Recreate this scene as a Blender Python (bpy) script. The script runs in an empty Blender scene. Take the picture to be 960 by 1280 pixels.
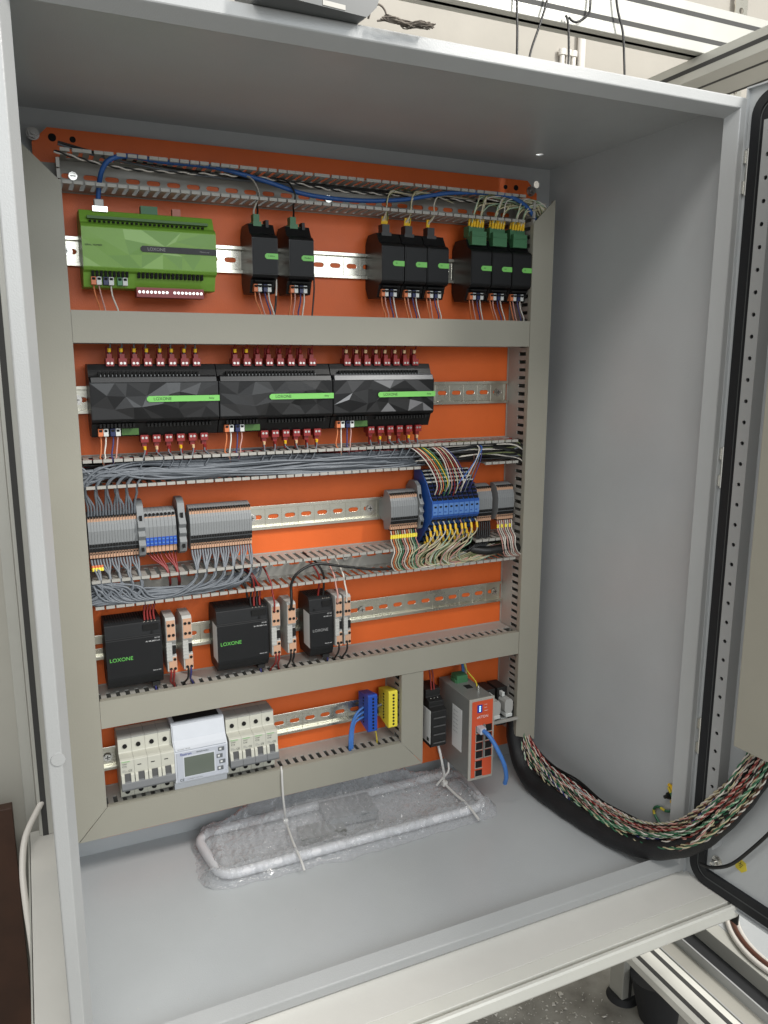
import bpy, math, random
from mathutils import Vector, Matrix
random.seed(7)
SC = bpy.context.scene
COL = SC.collection
S = 0.001                       # all lengths below are millimetres
PI = math.pi

# ------------------------------------------------------------------ camera
cam_d = bpy.data.cameras.new('camera'); cam = bpy.data.objects.new('camera', cam_d); COL.objects.link(cam)
SC.camera = cam
cam_d.sensor_fit = 'VERTICAL'; cam_d.sensor_height = 36.0
cam_d.clip_start = 0.02; cam_d.clip_end = 60
cam.matrix_world = Matrix(((0.909801, 0.078557, -0.407544, -0.359364), (-0.415045, 0.173753, -0.893055, -1.081093), (0.000657, 0.981651, 0.190685, 0.168194), (0, 0, 0, 1)))
cam_d.lens = 27.5789

# ------------------------------------------------------------------ world and lamps
w = bpy.data.worlds.new('World'); SC.world = w; w.use_nodes = True
bg = w.node_tree.nodes['Background']
bg.inputs[0].default_value = (0.97, 0.97, 0.96, 1); bg.inputs[1].default_value = 0.72
def area(name, loc, target, sx, sy, power, col=(1, 0.97, 0.92)):
    d = bpy.data.lights.new(name, 'AREA'); d.shape = 'RECTANGLE'; d.size = sx; d.size_y = sy
    d.energy = power; d.color = col
    o = bpy.data.objects.new(name, d); COL.objects.link(o)
    o.location = Vector(loc)
    o.rotation_euler = (Vector(target) - Vector(loc)).to_track_quat('-Z', 'Y').to_euler()
    return o
area('ceiling_strip_lamp', (1.25, -1.75, 1.75), (0.0, -0.1, -0.1), 0.12, 0.9, 66)
area('ceiling_strip_lamp', (-0.75, -1.7, 2.05), (0.1, -0.2, -0.3), 1.5, 0.18, 26)
area('front_fill_lamp', (0.4, -3.2, 1.05), (0.0, 0, 0.15), 2.4, 1.1, 38, (0.9, 0.96, 1.0))  # frontal fill added to brighten the plate, not an actual window
SC.view_settings.view_transform = 'Standard'; SC.view_settings.look = 'None'
SC.view_settings.gamma = 1; SC.view_settings.use_curve_mapping = False
SC.view_settings.exposure = 0.0

# ------------------------------------------------------------------ materials
def mat(name, col, rough=0.5, metal=0.0, var=0.0, vscale=20, bump=0.0, bscale=200, coat=0.0, spec=0.5,
        trans=0.0, alpha=1.0, rvar=0.0, col2=None, emit=0):
    m = bpy.data.materials.new(name); m.use_nodes = True
    nt = m.node_tree; b = nt.nodes['Principled BSDF']; N = nt.nodes.new; L = nt.links.new
    b.inputs['Base Color'].default_value = (*col, 1); b.inputs['Roughness'].default_value = rough
    b.inputs['Metallic'].default_value = metal; b.inputs['Coat Weight'].default_value = coat
    b.inputs['Coat Roughness'].default_value = 0.25
    b.inputs['Specular IOR Level'].default_value = spec
    b.inputs['Transmission Weight'].default_value = trans; b.inputs['Alpha'].default_value = alpha
    if emit:
        b.inputs['Emission Color'].default_value = (*col, 1); b.inputs['Emission Strength'].default_value = emit
    tc = N('ShaderNodeTexCoord')
    if var or col2 or rvar:
        n = N('ShaderNodeTexNoise'); n.inputs['Scale'].default_value = vscale; n.inputs['Detail'].default_value = 6
        n.inputs['Roughness'].default_value = 0.6
        L(tc.outputs['Object'], n.inputs['Vector'])
        r = N('ShaderNodeValToRGB'); r.color_ramp.elements[0].position = 0.35; r.color_ramp.elements[1].position = 0.68
        c2 = col2 if col2 else tuple(min(1, c * (1 + var)) for c in col)
        c1 = tuple(c * (1 - var) for c in col)
        r.color_ramp.elements[0].color = (*c1, 1); r.color_ramp.elements[1].color = (*c2, 1)
        L(n.outputs['Fac'], r.inputs['Fac']); L(r.outputs['Color'], b.inputs['Base Color'])
        if rvar:
            mr = N('ShaderNodeMapRange'); mr.inputs['To Min'].default_value = max(0.02, rough - rvar)
            mr.inputs['To Max'].default_value = min(1, rough + rvar)
            L(n.outputs['Fac'], mr.inputs['Value']); L(mr.outputs['Result'], b.inputs['Roughness'])
    if bump:
        n2 = N('ShaderNodeTexNoise'); n2.inputs['Scale'].default_value = bscale; n2.inputs['Detail'].default_value = 3
        L(tc.outputs['Object'], n2.inputs['Vector'])
        bp = N('ShaderNodeBump'); bp.inputs['Strength'].default_value = bump; bp.inputs['Distance'].default_value = 0.001
        L(n2.outputs['Fac'], bp.inputs['Height']); L(bp.outputs['Normal'], b.inputs['Normal'])
    return m
M = {}
M['enclosure'] = mat('painted_sheet_steel', (0.465, 0.485, 0.495), 0.24, var=0.03, vscale=6, bump=0.25, bscale=900, rvar=0.06, coat=0.15)
M['lip'] = mat('shaded_lip_steel', (0.36, 0.368, 0.367), 0.3, var=0.03, vscale=8, bump=0.2, bscale=700, rvar=0.06, coat=0.2)  # same paint as the enclosure, darkened to stand for dimmer front light
M['orange'] = mat('orange_powder_coat', (0.73, 0.14, 0.028), 0.42, var=0.06, vscale=9, bump=0.3, bscale=600, rvar=0.1, spec=0.35)
M['duct'] = mat('grey_duct_plastic', (0.31, 0.297, 0.246), 0.5, var=0.03, vscale=7, bump=0.12, bscale=500, rvar=0.08)
M['ductwall'] = mat('grey_duct_wall_plastic', (0.36, 0.35, 0.32), 0.45, var=0.04, vscale=15)
M['zinc'] = mat('zinc_plated_steel', (0.74, 0.72, 0.62), 0.28, metal=1.0, var=0.07, vscale=18, rvar=0.1)
M['screw'] = mat('bright_screw_steel', (0.75, 0.74, 0.7), 0.25, metal=1.0)
M['bolt_dull'] = mat('dull_bolt_steel', (0.32, 0.31, 0.3), 0.35, metal=1.0)
M['green_case'] = mat('leaf_green_plastic', (0.175, 0.355, 0.04), 0.42, var=0.04, vscale=30, bump=0.08, bscale=900)
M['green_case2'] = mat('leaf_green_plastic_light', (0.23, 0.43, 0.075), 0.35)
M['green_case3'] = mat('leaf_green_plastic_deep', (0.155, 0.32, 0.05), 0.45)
for i_, (c_, r_) in enumerate(((0.012, .3), (0.019, .36), (0.045, .3), (0.16, .3))): M['facet%d' % i_] = mat('facet_black_sheen_%d' % i_, (c_, c_, c_*1.04), r_)  # facet pattern; the lighter tones paint in lamp reflection
M['green_dark'] = mat('dark_green_plastic', (0.045, 0.125, 0.02), 0.5)
M['black_case'] = mat('black_device_plastic', (0.0075, 0.0075, 0.008), 0.38, spec=0.3, var=0.1, vscale=30, bump=0.1, bscale=1200, rvar=0.06)
M['black'] = mat('black_plastic', (0.01, 0.01, 0.01), 0.55)
M['hole'] = mat('hole_black', (0.004, 0.004, 0.004), 0.9)
M['psu_case'] = mat('charcoal_plastic', (0.009, 0.0095, 0.0105), 0.5, spec=0.3, var=0.06, vscale=40, bump=0.15, bscale=1500)
M['tag_green'] = mat('tag_green', (0.19, 0.56, 0.12), 0.5)
M['conn_green'] = mat('connector_green', (0.05, 0.17, 0.075), 0.5)
M['conn_red'] = mat('connector_dark_red', (0.23, 0.014, 0.014), 0.4)
M['conn_black'] = mat('connector_black', (0.02, 0.02, 0.02), 0.45)
M['plug_orange'] = mat('plug_orange', (0.62, 0.17, 0.06), 0.45)
M['plug_white'] = mat('plug_white', (0.62, 0.64, 0.62), 0.45)
M['plug_navy'] = mat('plug_navy', (0.012, 0.02, 0.085), 0.45)
M['plug_green'] = mat('plug_green', (0.07, 0.22, 0.1), 0.45)
M['plug_pink'] = mat('plug_salmon', (0.45, 0.16, 0.11), 0.5)
M['text_dark'] = mat('print_dark', (0.012, 0.02, 0.012), 0.6)
M['text_grey'] = mat('print_grey', (0.3, 0.3, 0.3), 0.6)
M['text_white'] = mat('print_white', (0.7, 0.7, 0.7), 0.6)
M['text_green'] = mat('print_green', (0.13, 0.5, 0.09), 0.6)
M['text_blue'] = mat('print_blue', (0.02, 0.04, 0.3), 0.6)
M['term_grey'] = mat('terminal_grey', (0.21, 0.22, 0.225), 0.48, var=0.05, vscale=60)
M['term_tan'] = mat('terminal_tan', (0.52, 0.31, 0.2), 0.55)
M['term_blue'] = mat('terminal_blue', (0.018, 0.085, 0.34), 0.45, var=0.06, vscale=60)
M['term_blue_light'] = mat('terminal_blue_edge', (0.09, 0.21, 0.50), 0.5)
M['bar_blue'] = mat('busbar_blue', (0.012, 0.075, 0.42), 0.4)
M['bar_yellow'] = mat('busbar_yellow', (0.85, 0.72, 0.06), 0.45)
M['mcb'] = mat('breaker_ivory', (0.53, 0.525, 0.455), 0.42, var=0.02, vscale=40)
M['mcb_grey'] = mat('breaker_grey', (0.33, 0.33, 0.31), 0.5)
M['lever_grey'] = mat('lever_grey', (0.16, 0.165, 0.17), 0.45)
M['lever_dark'] = mat('lever_smoke', (0.1, 0.1, 0.1), 0.3)  # dark grey of the breaker lever windows and supply grooves
M['meter'] = mat('meter_white', (0.58, 0.605, 0.65), 0.36, var=0.02, vscale=40)
M['lcd'] = mat('lcd_glass', (0.13, 0.15, 0.125), 0.12)
M['meter_face'] = mat('meter_face', (0.47, 0.495, 0.55), 0.4)
M['btn'] = mat('button_grey', (0.12, 0.13, 0.14), 0.5)
M['switch_steel'] = mat('switch_grey_steel', (0.22, 0.225, 0.215), 0.42, metal=0.25, var=0.05, vscale=14, bump=0.15, bscale=900)
M['switch_frame'] = mat('switch_frame_grey', (0.36, 0.35, 0.31), 0.42)
M['switch_red'] = mat('switch_red', (0.60, 0.085, 0.03), 0.42)
M['label'] = mat('paper_label', (0.66, 0.67, 0.66), 0.55)
M['relay_grey'] = mat('relay_clear_grey', (0.42, 0.42, 0.4), 0.3)
M['led'] = mat('blue_led', (0.25, 0.5, 1.0), 0.4, emit=2.2)
def wirem(n, c, r=0.42): M['w_' + n] = mat('wire_' + n, c, r, var=0.08, vscale=80)
wirem('grey', (0.14, 0.155, 0.175)); wirem('blue', (0.02, 0.09, 0.30)); wirem('lightblue', (0.05, 0.17, 0.48))
wirem('white', (0.62, 0.58, 0.52)); wirem('black', (0.008, 0.008, 0.008), 0.4); wirem('red', (0.21, 0.014, 0.012))
wirem('orange', (0.55, 0.16, 0.05)); wirem('navy', (0.03, 0.03, 0.14)); wirem('cream', (0.52, 0.47, 0.30))
wirem('olive', (0.13, 0.15, 0.06)); wirem('green', (0.03, 0.14, 0.07)); wirem('brown', (0.10, 0.035, 0.02))
wirem('pink', (0.50, 0.26, 0.22)); wirem('yellow', (0.62, 0.50, 0.05)); wirem('mint', (0.33, 0.47, 0.33))
M['ferrule_yellow'] = mat('ferrule_yellow', (0.85, 0.53, 0.02), 0.35)
M['ferrule_gold'] = mat('ferrule_gold', (0.72, 0.5, 0.28), 0.4)
M['sleeve'] = mat('black_braided_sleeve', (0.006, 0.006, 0.007), 0.5, bump=0.6, bscale=1500)
M['gasket'] = mat('black_foam_gasket', (0.006, 0.007, 0.009), 0.55, bump=0.2, bscale=600)
M['alu'] = mat('anodised_aluminium', (0.52, 0.52, 0.48), 0.36, metal=0.25, var=0.03, vscale=10, rvar=0.06)
M['alu_bright'] = mat('satin_pale_aluminium', (0.68, 0.675, 0.62), 0.3, var=0.03, vscale=12, rvar=0.06)
M['bench'] = mat('bench_laminate', (0.66, 0.65, 0.61), 0.42, var=0.03, vscale=9, bump=0.1, bscale=300)
M['wall'] = mat('warm_white_plaster', (0.42, 0.395, 0.35), 0.85, var=0.05, vscale=5, bump=0.4, bscale=60)
M['concrete'] = mat('worn_concrete', (0.23, 0.215, 0.185), 0.85, var=0.35, vscale=6, bump=0.7, bscale=40, col2=(0.42, 0.41, 0.37))
M['pvc'] = mat('white_pvc_pipe', (0.68, 0.65, 0.6), 0.4)
M['panel'] = mat('olive_grey_panel', (0.45, 0.44, 0.39), 0.5, var=0.04, vscale=5)
M['brown'] = mat('dark_brown_board', (0.045, 0.018, 0.009), 0.5, var=0.3, vscale=9)
M['rubber'] = mat('dark_rubber', (0.02, 0.021, 0.023), 0.7, bump=0.3, bscale=90)
M['string'] = mat('frayed_string', (0.14, 0.12, 0.1), 0.9, var=0.3, vscale=300)
M['graphite'] = mat('graphite_plastic', (0.07, 0.075, 0.075), 0.4)
M['sticker'] = mat('yellow_sticker', (0.62, 0.50, 0.04), 0.5)
M['tie'] = mat('white_tie', (0.6, 0.59, 0.57), 0.4)
M['white_tube'] = mat('white_enamel_tube', (0.62, 0.62, 0.64), 0.3)
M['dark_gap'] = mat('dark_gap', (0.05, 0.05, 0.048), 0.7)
M['debris'] = mat('plaster_crumbs', (0.6, 0.58, 0.53), 0.9)

# bubble wrap: thin clear film, mostly see-through with sharp highlights
m = bpy.data.materials.new('clear_bubble_film'); m.use_nodes = True; nt = m.node_tree; N = nt.nodes.new; L = nt.links.new
for q in list(nt.nodes):
    if q.type != 'OUTPUT_MATERIAL': nt.nodes.remove(q)
out = [q for q in nt.nodes if q.type == 'OUTPUT_MATERIAL'][0]
tr = N('ShaderNodeBsdfTransparent'); tr.inputs[0].default_value = (0.97, 0.975, 0.98, 1)
pb = N('ShaderNodeBsdfPrincipled'); pb.inputs['Base Color'].default_value = (0.68, 0.69, 0.71, 1); pb.inputs['Roughness'].default_value = 0.1
pb.inputs['Specular IOR Level'].default_value = 0.9; pb.inputs['Coat Weight'].default_value = 1.0; pb.inputs['Coat Roughness'].default_value = 0.06
tc = N('ShaderNodeTexCoord'); no = N('ShaderNodeTexNoise'); no.inputs['Scale'].default_value = 45; no.inputs['Detail'].default_value = 6
vo = N('ShaderNodeTexVoronoi'); vo.inputs['Scale'].default_value = 125
bp = N('ShaderNodeBump'); bp.inputs['Strength'].default_value = 0.75; bp.inputs['Distance'].default_value = 0.0022
ad = N('ShaderNodeMath'); ad.operation = 'ADD'
L(tc.outputs['Object'], no.inputs['Vector']); L(tc.outputs['Object'], vo.inputs['Vector'])
L(no.outputs['Fac'], ad.inputs[0]); L(vo.outputs['Distance'], ad.inputs[1]); L(ad.outputs[0], bp.inputs['Height']); L(bp.outputs['Normal'], pb.inputs['Normal'])
lw = N('ShaderNodeLayerWeight'); lw.inputs['Blend'].default_value = 0.35; L(bp.outputs['Normal'], lw.inputs['Normal'])
mr = N('ShaderNodeMapRange'); mr.inputs['To Min'].default_value = 0.2; mr.inputs['To Max'].default_value = 0.95; L(lw.outputs['Facing'], mr.inputs['Value'])
mx = N('ShaderNodeMixShader'); L(mr.outputs[0], mx.inputs[0]); L(tr.outputs[0], mx.inputs[1]); L(pb.outputs[0], mx.inputs[2]); L(mx.outputs[0], out.inputs[0])
M['wrap'] = m

# ------------------------------------------------------------------ mesh helpers
class MB:
    def __init__(s): s.v = []; s.f = []; s.m = []; s.sm = []
    def add(s, vs, fs, m=0, smooth=False):
        o = len(s.v); s.v += [tuple(p) for p in vs]
        for f in fs: s.f.append([i + o for i in f]); s.m.append(m); s.sm.append(smooth)
    def box(s, x0, x1, y0, y1, z0, z1, m=0):
        if x0 > x1: x0, x1 = x1, x0
        if y0 > y1: y0, y1 = y1, y0
        if z0 > z1: z0, z1 = z1, z0
        s.add([(x0,y0,z0),(x1,y0,z0),(x1,y1,z0),(x0,y1,z0),(x0,y0,z1),(x1,y0,z1),(x1,y1,z1),(x0,y1,z1)],
              [(0,3,2,1),(4,5,6,7),(0,1,5,4),(1,2,6,5),(2,3,7,6),(3,0,4,7)], m)
    def prism(s, poly, a, b, m=0, axis='x', endm=None):
        # poly in the two other axes: axis x -> (y,z); y -> (x,z); z -> (x,y)
        n = len(poly)
        def P(p, t):
            return (t, p[0], p[1]) if axis == 'x' else (p[0], t, p[1]) if axis == 'y' else (p[0], p[1], t)
        ar = sum(poly[i][0]*poly[(i+1)%n][1]-poly[(i+1)%n][0]*poly[i][1] for i in range(n))
        if (ar < 0) != (axis == 'y'): poly = poly[::-1]
        if a > b: a, b = b, a
        vs = [P(p, a) for p in poly] + [P(p, b) for p in poly]
        fs = [(i, (i+1) % n, n+(i+1) % n, n+i) for i in range(n)]
        s.add(vs, fs, m)
        s.add(vs, [tuple(range(n-1, -1, -1)), tuple(range(n, 2*n))], m if endm is None else endm)
    def cyl(s, p0, p1, r0, n=12, m=0, r1=None, smooth=True, cap=True):
        p0 = Vector(p0); p1 = Vector(p1); r1 = r0 if r1 is None else r1
        d = (p1 - p0).normalized(); a = d.orthogonal().normalized(); b = d.cross(a)
        vs = []
        for p, r in ((p0, r0), (p1, r1)):
            for i in range(n):
                t = 2*PI*i/n; vs.append(p + (a*math.cos(t) + b*math.sin(t))*r)
        s.add(vs, [(i, (i+1) % n, n+(i+1) % n, n+i) for i in range(n)], m, smooth)
        if cap: s.add(vs, [tuple(range(n-1, -1, -1)), tuple(range(n, 2*n))], m)
    def tube(s, pts, r, n=6, m=0, step=6.0, raw=False, closed=False, rfun=None):
        P = [Vector(p) for p in pts] if raw else spline(pts, step, closed)
        k = len(P); T = []
        for i in range(k):
            if closed: d = P[(i+1) % k] - P[i-1]
            else: d = P[min(i+1, k-1)] - P[max(i-1, 0)]
            T.append(d.normalized() if d.length > 1e-9 else Vector((0, 0, 1)))
        a = T[0].orthogonal().normalized(); vs = []
        for i in range(k):
            a = (a - T[i]*a.dot(T[i])); a = a.normalized() if a.length > 1e-6 else T[i].orthogonal().normalized()
            b = T[i].cross(a); rr = r if rfun is None else r*rfun(i/(k-1), i)
            for j in range(n):
                t = 2*PI*j/n; vs.append(P[i] + (a*math.cos(t) + b*math.sin(t))*rr)
        fs = []
        for i in range(k if closed else k-1):
            q = (i+1) % k
            for j in range(n): fs.append((i*n+j, i*n+(j+1) % n, q*n+(j+1) % n, q*n+j))
        s.add(vs, fs, m, True)
        if not closed: s.add(vs, [tuple(range(n-1, -1, -1)), tuple(range((k-1)*n, k*n))], m)
    def holed(s, x0, x1, z0, z1, y0, y1, cx, cz, hw, hr, m=0, n=5, axis='y'):
        """plate x0..x1, z0..z1 between y0 and y1 with a round-ended slot (half straight length hw, radius hr)"""
        dirs = []
        corners = [math.atan2(z-cz, x-cx) for x in (x0, x1) for z in (z0, z1)]
        angs = sorted(set([round(2*PI*i/(4*n)-PI, 6) for i in range(4*n)] + [round(c, 6) for c in corners]))
        def hole(t):
            c, q = math.cos(t), math.sin(t)
            if hw > 0 and abs(q) > 1e-9 and abs(hr*c/q) <= hw: return (cx + hr*c/abs(q), cz + (hr if q > 0 else -hr))
            sx = hw if c > 0 else -hw
            bq = c*sx; disc = bq*bq - (sx*sx - hr*hr); d = bq + math.sqrt(max(0, disc)); return (cx + d*c, cz + d*q)
        def rect(t):
            c, q = math.cos(t), math.sin(t); k = 1e9
            if abs(c) > 1e-9: k = min(k, ((x1 if c > 0 else x0)-cx)/c)
            if abs(q) > 1e-9: k = min(k, ((z1 if q > 0 else z0)-cz)/q)
            return (cx + k*c, cz + k*q)
        H = [hole(t) for t in angs]; R = [rect(t) for t in angs]; k = len(angs)
        def P(p, y): return (p[0], y, p[1]) if axis == 'y' else (p[0], p[1], y)
        vs = [P(p, y0) for p in H] + [P(p, y0) for p in R] + [P(p, y1) for p in H] + [P(p, y1) for p in R]
        fs = []
        for i in range(k):
            j = (i+1) % k
            fs += [(i, j, k+j, k+i), (2*k+j, 2*k+i, 3*k+i, 3*k+j), (j, i, 2*k+i, 2*k+j), (k+i, k+j, 3*k+j, 3*k+i)]
        s.add(vs, fs, m)
    def mesh(s, name, mats):
        me = bpy.data.meshes.new(name); me.from_pydata([(x*S, y*S, z*S) for x, y, z in s.v], [], s.f)
        me.polygons.foreach_set('material_index', s.m); me.polygons.foreach_set('use_smooth', s.sm)
        for k in mats: me.materials.append(M[k] if isinstance(k, str) else k)
        me.update(); return me
    def build(s, name, mats, parent=None, loc=None):
        if isinstance(mats, str): mats = [mats]
        if parent is not None and loc is None and parent.get('_w'):
            pl = parent_world(parent)
            s.v = [(x-pl[0], y-pl[1], z-pl[2]) for x, y, z in s.v]
        if parent is None and loc is None and s.v:
            # put the origin of a one-mesh thing at its own base
            xs = [p[0] for p in s.v]; ys = [p[1] for p in s.v]; zs = [p[2] for p in s.v]
            loc = ((min(xs)+max(xs))/2, (min(ys)+max(ys))/2, min(zs))
            s.v = [(x-loc[0], y-loc[1], z-loc[2]) for x, y, z in s.v]
        me = s.mesh(name, mats); o = bpy.data.objects.new(name, me); COL.objects.link(o)
        if parent is not None: o.parent = parent
        if loc is not None: o.location = Vector(loc)*S
        return o
def parent_world(o):
    p = Vector((0, 0, 0))
    while o is not None: p = p + Vector(o.location)/S; o = o.parent
    return p
def spline(pts, step=6.0, closed=False):
    P = [Vector(p) for p in pts]; out = []; n = len(P)
    if n == 2 and not closed:
        return [P[0], P[1]]
    for i in range(n if closed else n-1):
        if closed: a, b, c, d = P[i-1], P[i], P[(i+1) % n], P[(i+2) % n]
        else:
            b, c = P[i], P[i+1]; a = P[i-1] if i > 0 else b + (b-c); d = P[i+2] if i+2 < n else c + (c-b)
        k = max(1, int((c-b).length/step))
        for j in range(k):
            t = j/k; t2 = t*t; t3 = t2*t
            out.append(0.5*((2*b) + (c-a)*t + (2*a-5*b+4*c-d)*t2 + (3*b-a-3*c+d)*t3))
    if not closed: out.append(P[-1])
    return out
def tag(o, label, cat, group=None, kind=None):
    o['label'] = label; o['category'] = cat
    if group: o['group'] = group
    if kind: o['kind'] = kind
    return o
def thing(name, label, cat, loc=(0, 0, 0), group=None, world=False):
    o = bpy.data.objects.new(name, None); COL.objects.link(o); o.location = Vector(loc)*S
    o.empty_display_size = 0.01
    if world: o['_w'] = 1
    return tag(o, label, cat, group)
def bev(o, w=0.6, seg=2, ang=35):
    b = o.modifiers.new('edge', 'BEVEL'); b.width = w*S; b.segments = seg; b.limit_method = 'ANGLE'; b.angle_limit = math.radians(ang)
    return o
def copy_tree(o, parent=None):
    c = o.copy(); COL.objects.link(c); c.parent = parent
    for ch in list(o.children): copy_tree(ch, c)
    return c
def text(body, size, loc, parent, material, name='lettering', ext=0.05, rot=(PI/2, 0, 0), align='LEFT', xs=1.0):
    c = bpy.data.curves.new(name, 'FONT'); c.body = body; c.size = size*S; c.extrude = ext*S
    c.align_x = align; c.align_y = 'CENTER'; c.resolution_u = 3
    c.materials.append(M[material]); t_ = bpy.data.objects.new('t', c); me = bpy.data.meshes.new_from_object(t_)
    me.name = name; bpy.data.objects.remove(t_); bpy.data.curves.remove(c); o = bpy.data.objects.new(name, me); COL.objects.link(o)
    o.parent = parent; o.location = Vector(loc)*S; o.rotation_euler = rot; o.scale = (xs, 1, 1); return o
MASS = {'grey wires lying in the duct': 'grey wires lying lengthwise in the duct below the long black devices',
        'grey wires curling in the lower duct': 'tangled grey wires at the left end of the lower open duct',
        'grey wires lying in the lower duct': 'grey wires along the bottom of the duct under the longest terminal row',
        'pale wires at the top right corner': 'pale thin wires curving over the top corner into the right duct',
        'dark wires at the right of the middle duct': 'dark wires curving into the right duct above the small terminal rows',
        'pale wires at the right of the middle duct': 'pale wires curving into the right duct above the small terminal rows',
        'short wires above the left long black relay unit': 'tiny short wires with yellow ends above the left long black relay unit',
        'short wires above the middle long black relay unit': 'tiny short wires, two with yellow ends, above the middle long black relay unit',
        'short wires above the right long black relay unit': 'tiny short wires with gold ends above the right long black relay unit',
        'thin wires above the left module with a black top plug': 'thin pale wires above the left module with a black top plug',
        'thin wires above the middle module with a black top plug': 'thin pale wires above the middle module with a black top plug',
        'thin wires above the right module with a black top plug': 'thin pale wires above the right module with a black top plug'}
MASSES = {}
def flush_masses():
    for g, (b, mats) in MASSES.items():
        o = b.build('wires', mats); tag(o, MASS[g], 'wires', None, 'stuff')
def wire(pts, r, m, label, group, cat='wire', name='wire', n=6, step=5.0, extra=None):
    if group in MASS:       # too small or too many to tell apart: joined
        b, mats = MASSES.setdefault(group, (MB(), []))
        def mi(k):
            if k not in mats: mats.append(k)
            return mats.index(k)
        b.tube(pts, r, n, mi(m), step)
        for (p0, p1, rr, mm) in (extra or []): b.cyl(p0, p1, rr, 8, mi(mm))
        return None
    b = MB(); b.tube(pts, r, n, 0, step)
    mats = [m]
    if extra:
        for (p0, p1, rr, mm) in extra:
            mats.append(mm); b.cyl(p0, p1, rr, 8, len(mats)-1)
    o = b.build(name, mats); tag(o, label, cat, group); return o
rnd = random.uniform
ORD = 'leftmost second third fourth fifth sixth seventh eighth ninth tenth eleventh twelfth thirteenth fourteenth fifteenth sixteenth seventeenth eighteenth nineteenth twentieth twenty-first twenty-second twenty-third twenty-fourth'.split()
def nth(i): return ORD[i] if i == 0 else ORD[i] + ' from left'
# ------------------------------------------------------------------ enclosure
XL, XR, ZC, ZF, YF, YB = -364.3, 435.5, 466.3, -535.1, -359.7, 20.0
enc = thing('enclosure', 'big open light grey sheet steel electrical enclosure standing on the bench', 'enclosure', ((XL+XR)/2, (YF+YB)/2, ZF), world=True)
T = 1.6
def panel_with_hole(b, x0, x1, z0, z1, y0, y1, cx, cz, r, axis='y'):
    h = 14
    for (a0, a1, c0, c1) in ((x0, cx-h, z0, z1), (cx+h, x1, z0, z1), (cx-h, cx+h, z0, cz-h), (cx-h, cx+h, cz+h, z1)):
        if axis == 'y': b.box(a0, a1, y0, y1, c0, c1)
        else: b.box(a0, a1, c0, c1, y0, y1)
    b.holed(cx-h, cx+h, cz-h, cz+h, y0, y1, cx, cz, 0, r, 0, 6, axis)
b = MB(); panel_with_hole(b, XL+T, XR-T, ZF+T, ZC-T, YB, YB+T, 409, 441, 5.5); b.build('back_wall', 'enclosure', enc)
b = MB(); panel_with_hole(b, XL, XR, YF+1.5, YB+T, ZC-T, ZC, 361, -54, 5.5, 'z'); b.build('roof_panel', 'enclosure', enc)
b = MB(); b.box(XL, XR, YF+1.5, YB+T, ZF, ZF+T); b.build('floor_panel', 'enclosure', enc)
b = MB(); b.box(XL, XL+T, YF+1.5, YB+T, ZF+T, ZC-T); b.build('side_wall', 'enclosure', enc)
b = MB(); b.box(XR-T, XR, YF+1.5, YB+T, ZF+T, ZC-T); b.build('side_wall', 'enclosure', enc)
# folded front lip: profile (inward, depth) lofted round the four mitred corners
prof = [(0, 1.4), (0.6, 0.4), (1.6, 0), (11.4, 0), (12.4, 0.5), (13, 1.4), (20.5, 16), (19, 16.6), (11.6, 2.2), (2.2, 2.2), (2.2, 24), (0, 24)]
b = MB(); n = len(prof); vs = []
for cx, sx, cz, sz in ((XL, 1, ZF, 1), (XR, -1, ZF, 1), (XR, -1, ZC, -1), (XL, 1, ZC, -1)):
    for u, d in prof: vs.append((cx + sx*(u-0.6), YF + d, cz + sz*(u-0.6)))
fs = []
for c in range(4):
    for i in range(n):
        j = (i+1) % n; q = (c+1) % 4
        fs.append((c*n+i, q*n+i, q*n+j, c*n+j))
b.add(vs, fs, 0); b.build('front_lip', 'lip', enc)
b = MB(); b.cyl((XL+8.5, YF-0.9, -189), (XL+8.5, YF, -189), 6.2, 16); b.build('round_cover_cap', 'lip', enc)
for z in (357.0, 70.0):           # dark hinge holes in the right wall
    b = MB(); b.cyl((XR-T-0.5, YF+26, z), (XR-T, YF+26, z), 3, 8); b.build('hinge_hole', 'hole', enc)
# hinges between the enclosure and the door
for z in (385.0, 35.0, -330.0):
    b = MB(); b.cyl((XR+3, YF-4, z-26), (XR+3, YF-4, z+26), 3.4, 10, 0); b.box(XR-2, XR+3.0, YF-3.0, YF-0.6, z-24, z-10); b.box(XR-2, XR+3.0, YF-3.0, YF-0.6, z+10, z+24)
    b.build('hinge', 'screw', enc)

# ------------------------------------------------------------------ mounting plate
pl = thing('mounting_plate', 'orange powder coated mounting plate on the enclosure back wall', 'mounting plate', (35, 1.5, -503), world=True)
b = MB(); c = 18; x0, x1, z0, z1 = -326, 396, -500, 440
b.prism([(x0, z0+c), (x0+c, z0), (x1-c, z0), (x1, z0+c), (x1, z1-c), (x1-c, z1), (x0+c, z1), (x0, z1-c)], 0, 3, 0, 'y')
po = bev(b.build('plate', 'orange', pl), 0.8, 2)
for (hx, hz, r) in ((-303, 429, 4.6), (-280, 429, 3.6), (357, 428, 4.2), (338, 427.5, 3.4), (384, -488, 3.6)):
    b = MB(); b.cyl((hx, -0.35, hz), (hx, 0.1, hz), r, 14); b.build('drilled_hole', 'hole', pl)
for (hx, hz) in ((-324, 431), (384, 425)):
    b = MB(); b.cyl((hx, -9, hz), (hx, 18, hz), 3, 10); b.cyl((hx, -5.5, hz), (hx, 0, hz), 6.3, 6, 0, smooth=False); b.cyl((hx, -1.2, hz), (hx, -0.05, hz), 7.5, 16); b.build('corner_bolt', 'bolt_dull', pl)

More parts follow.
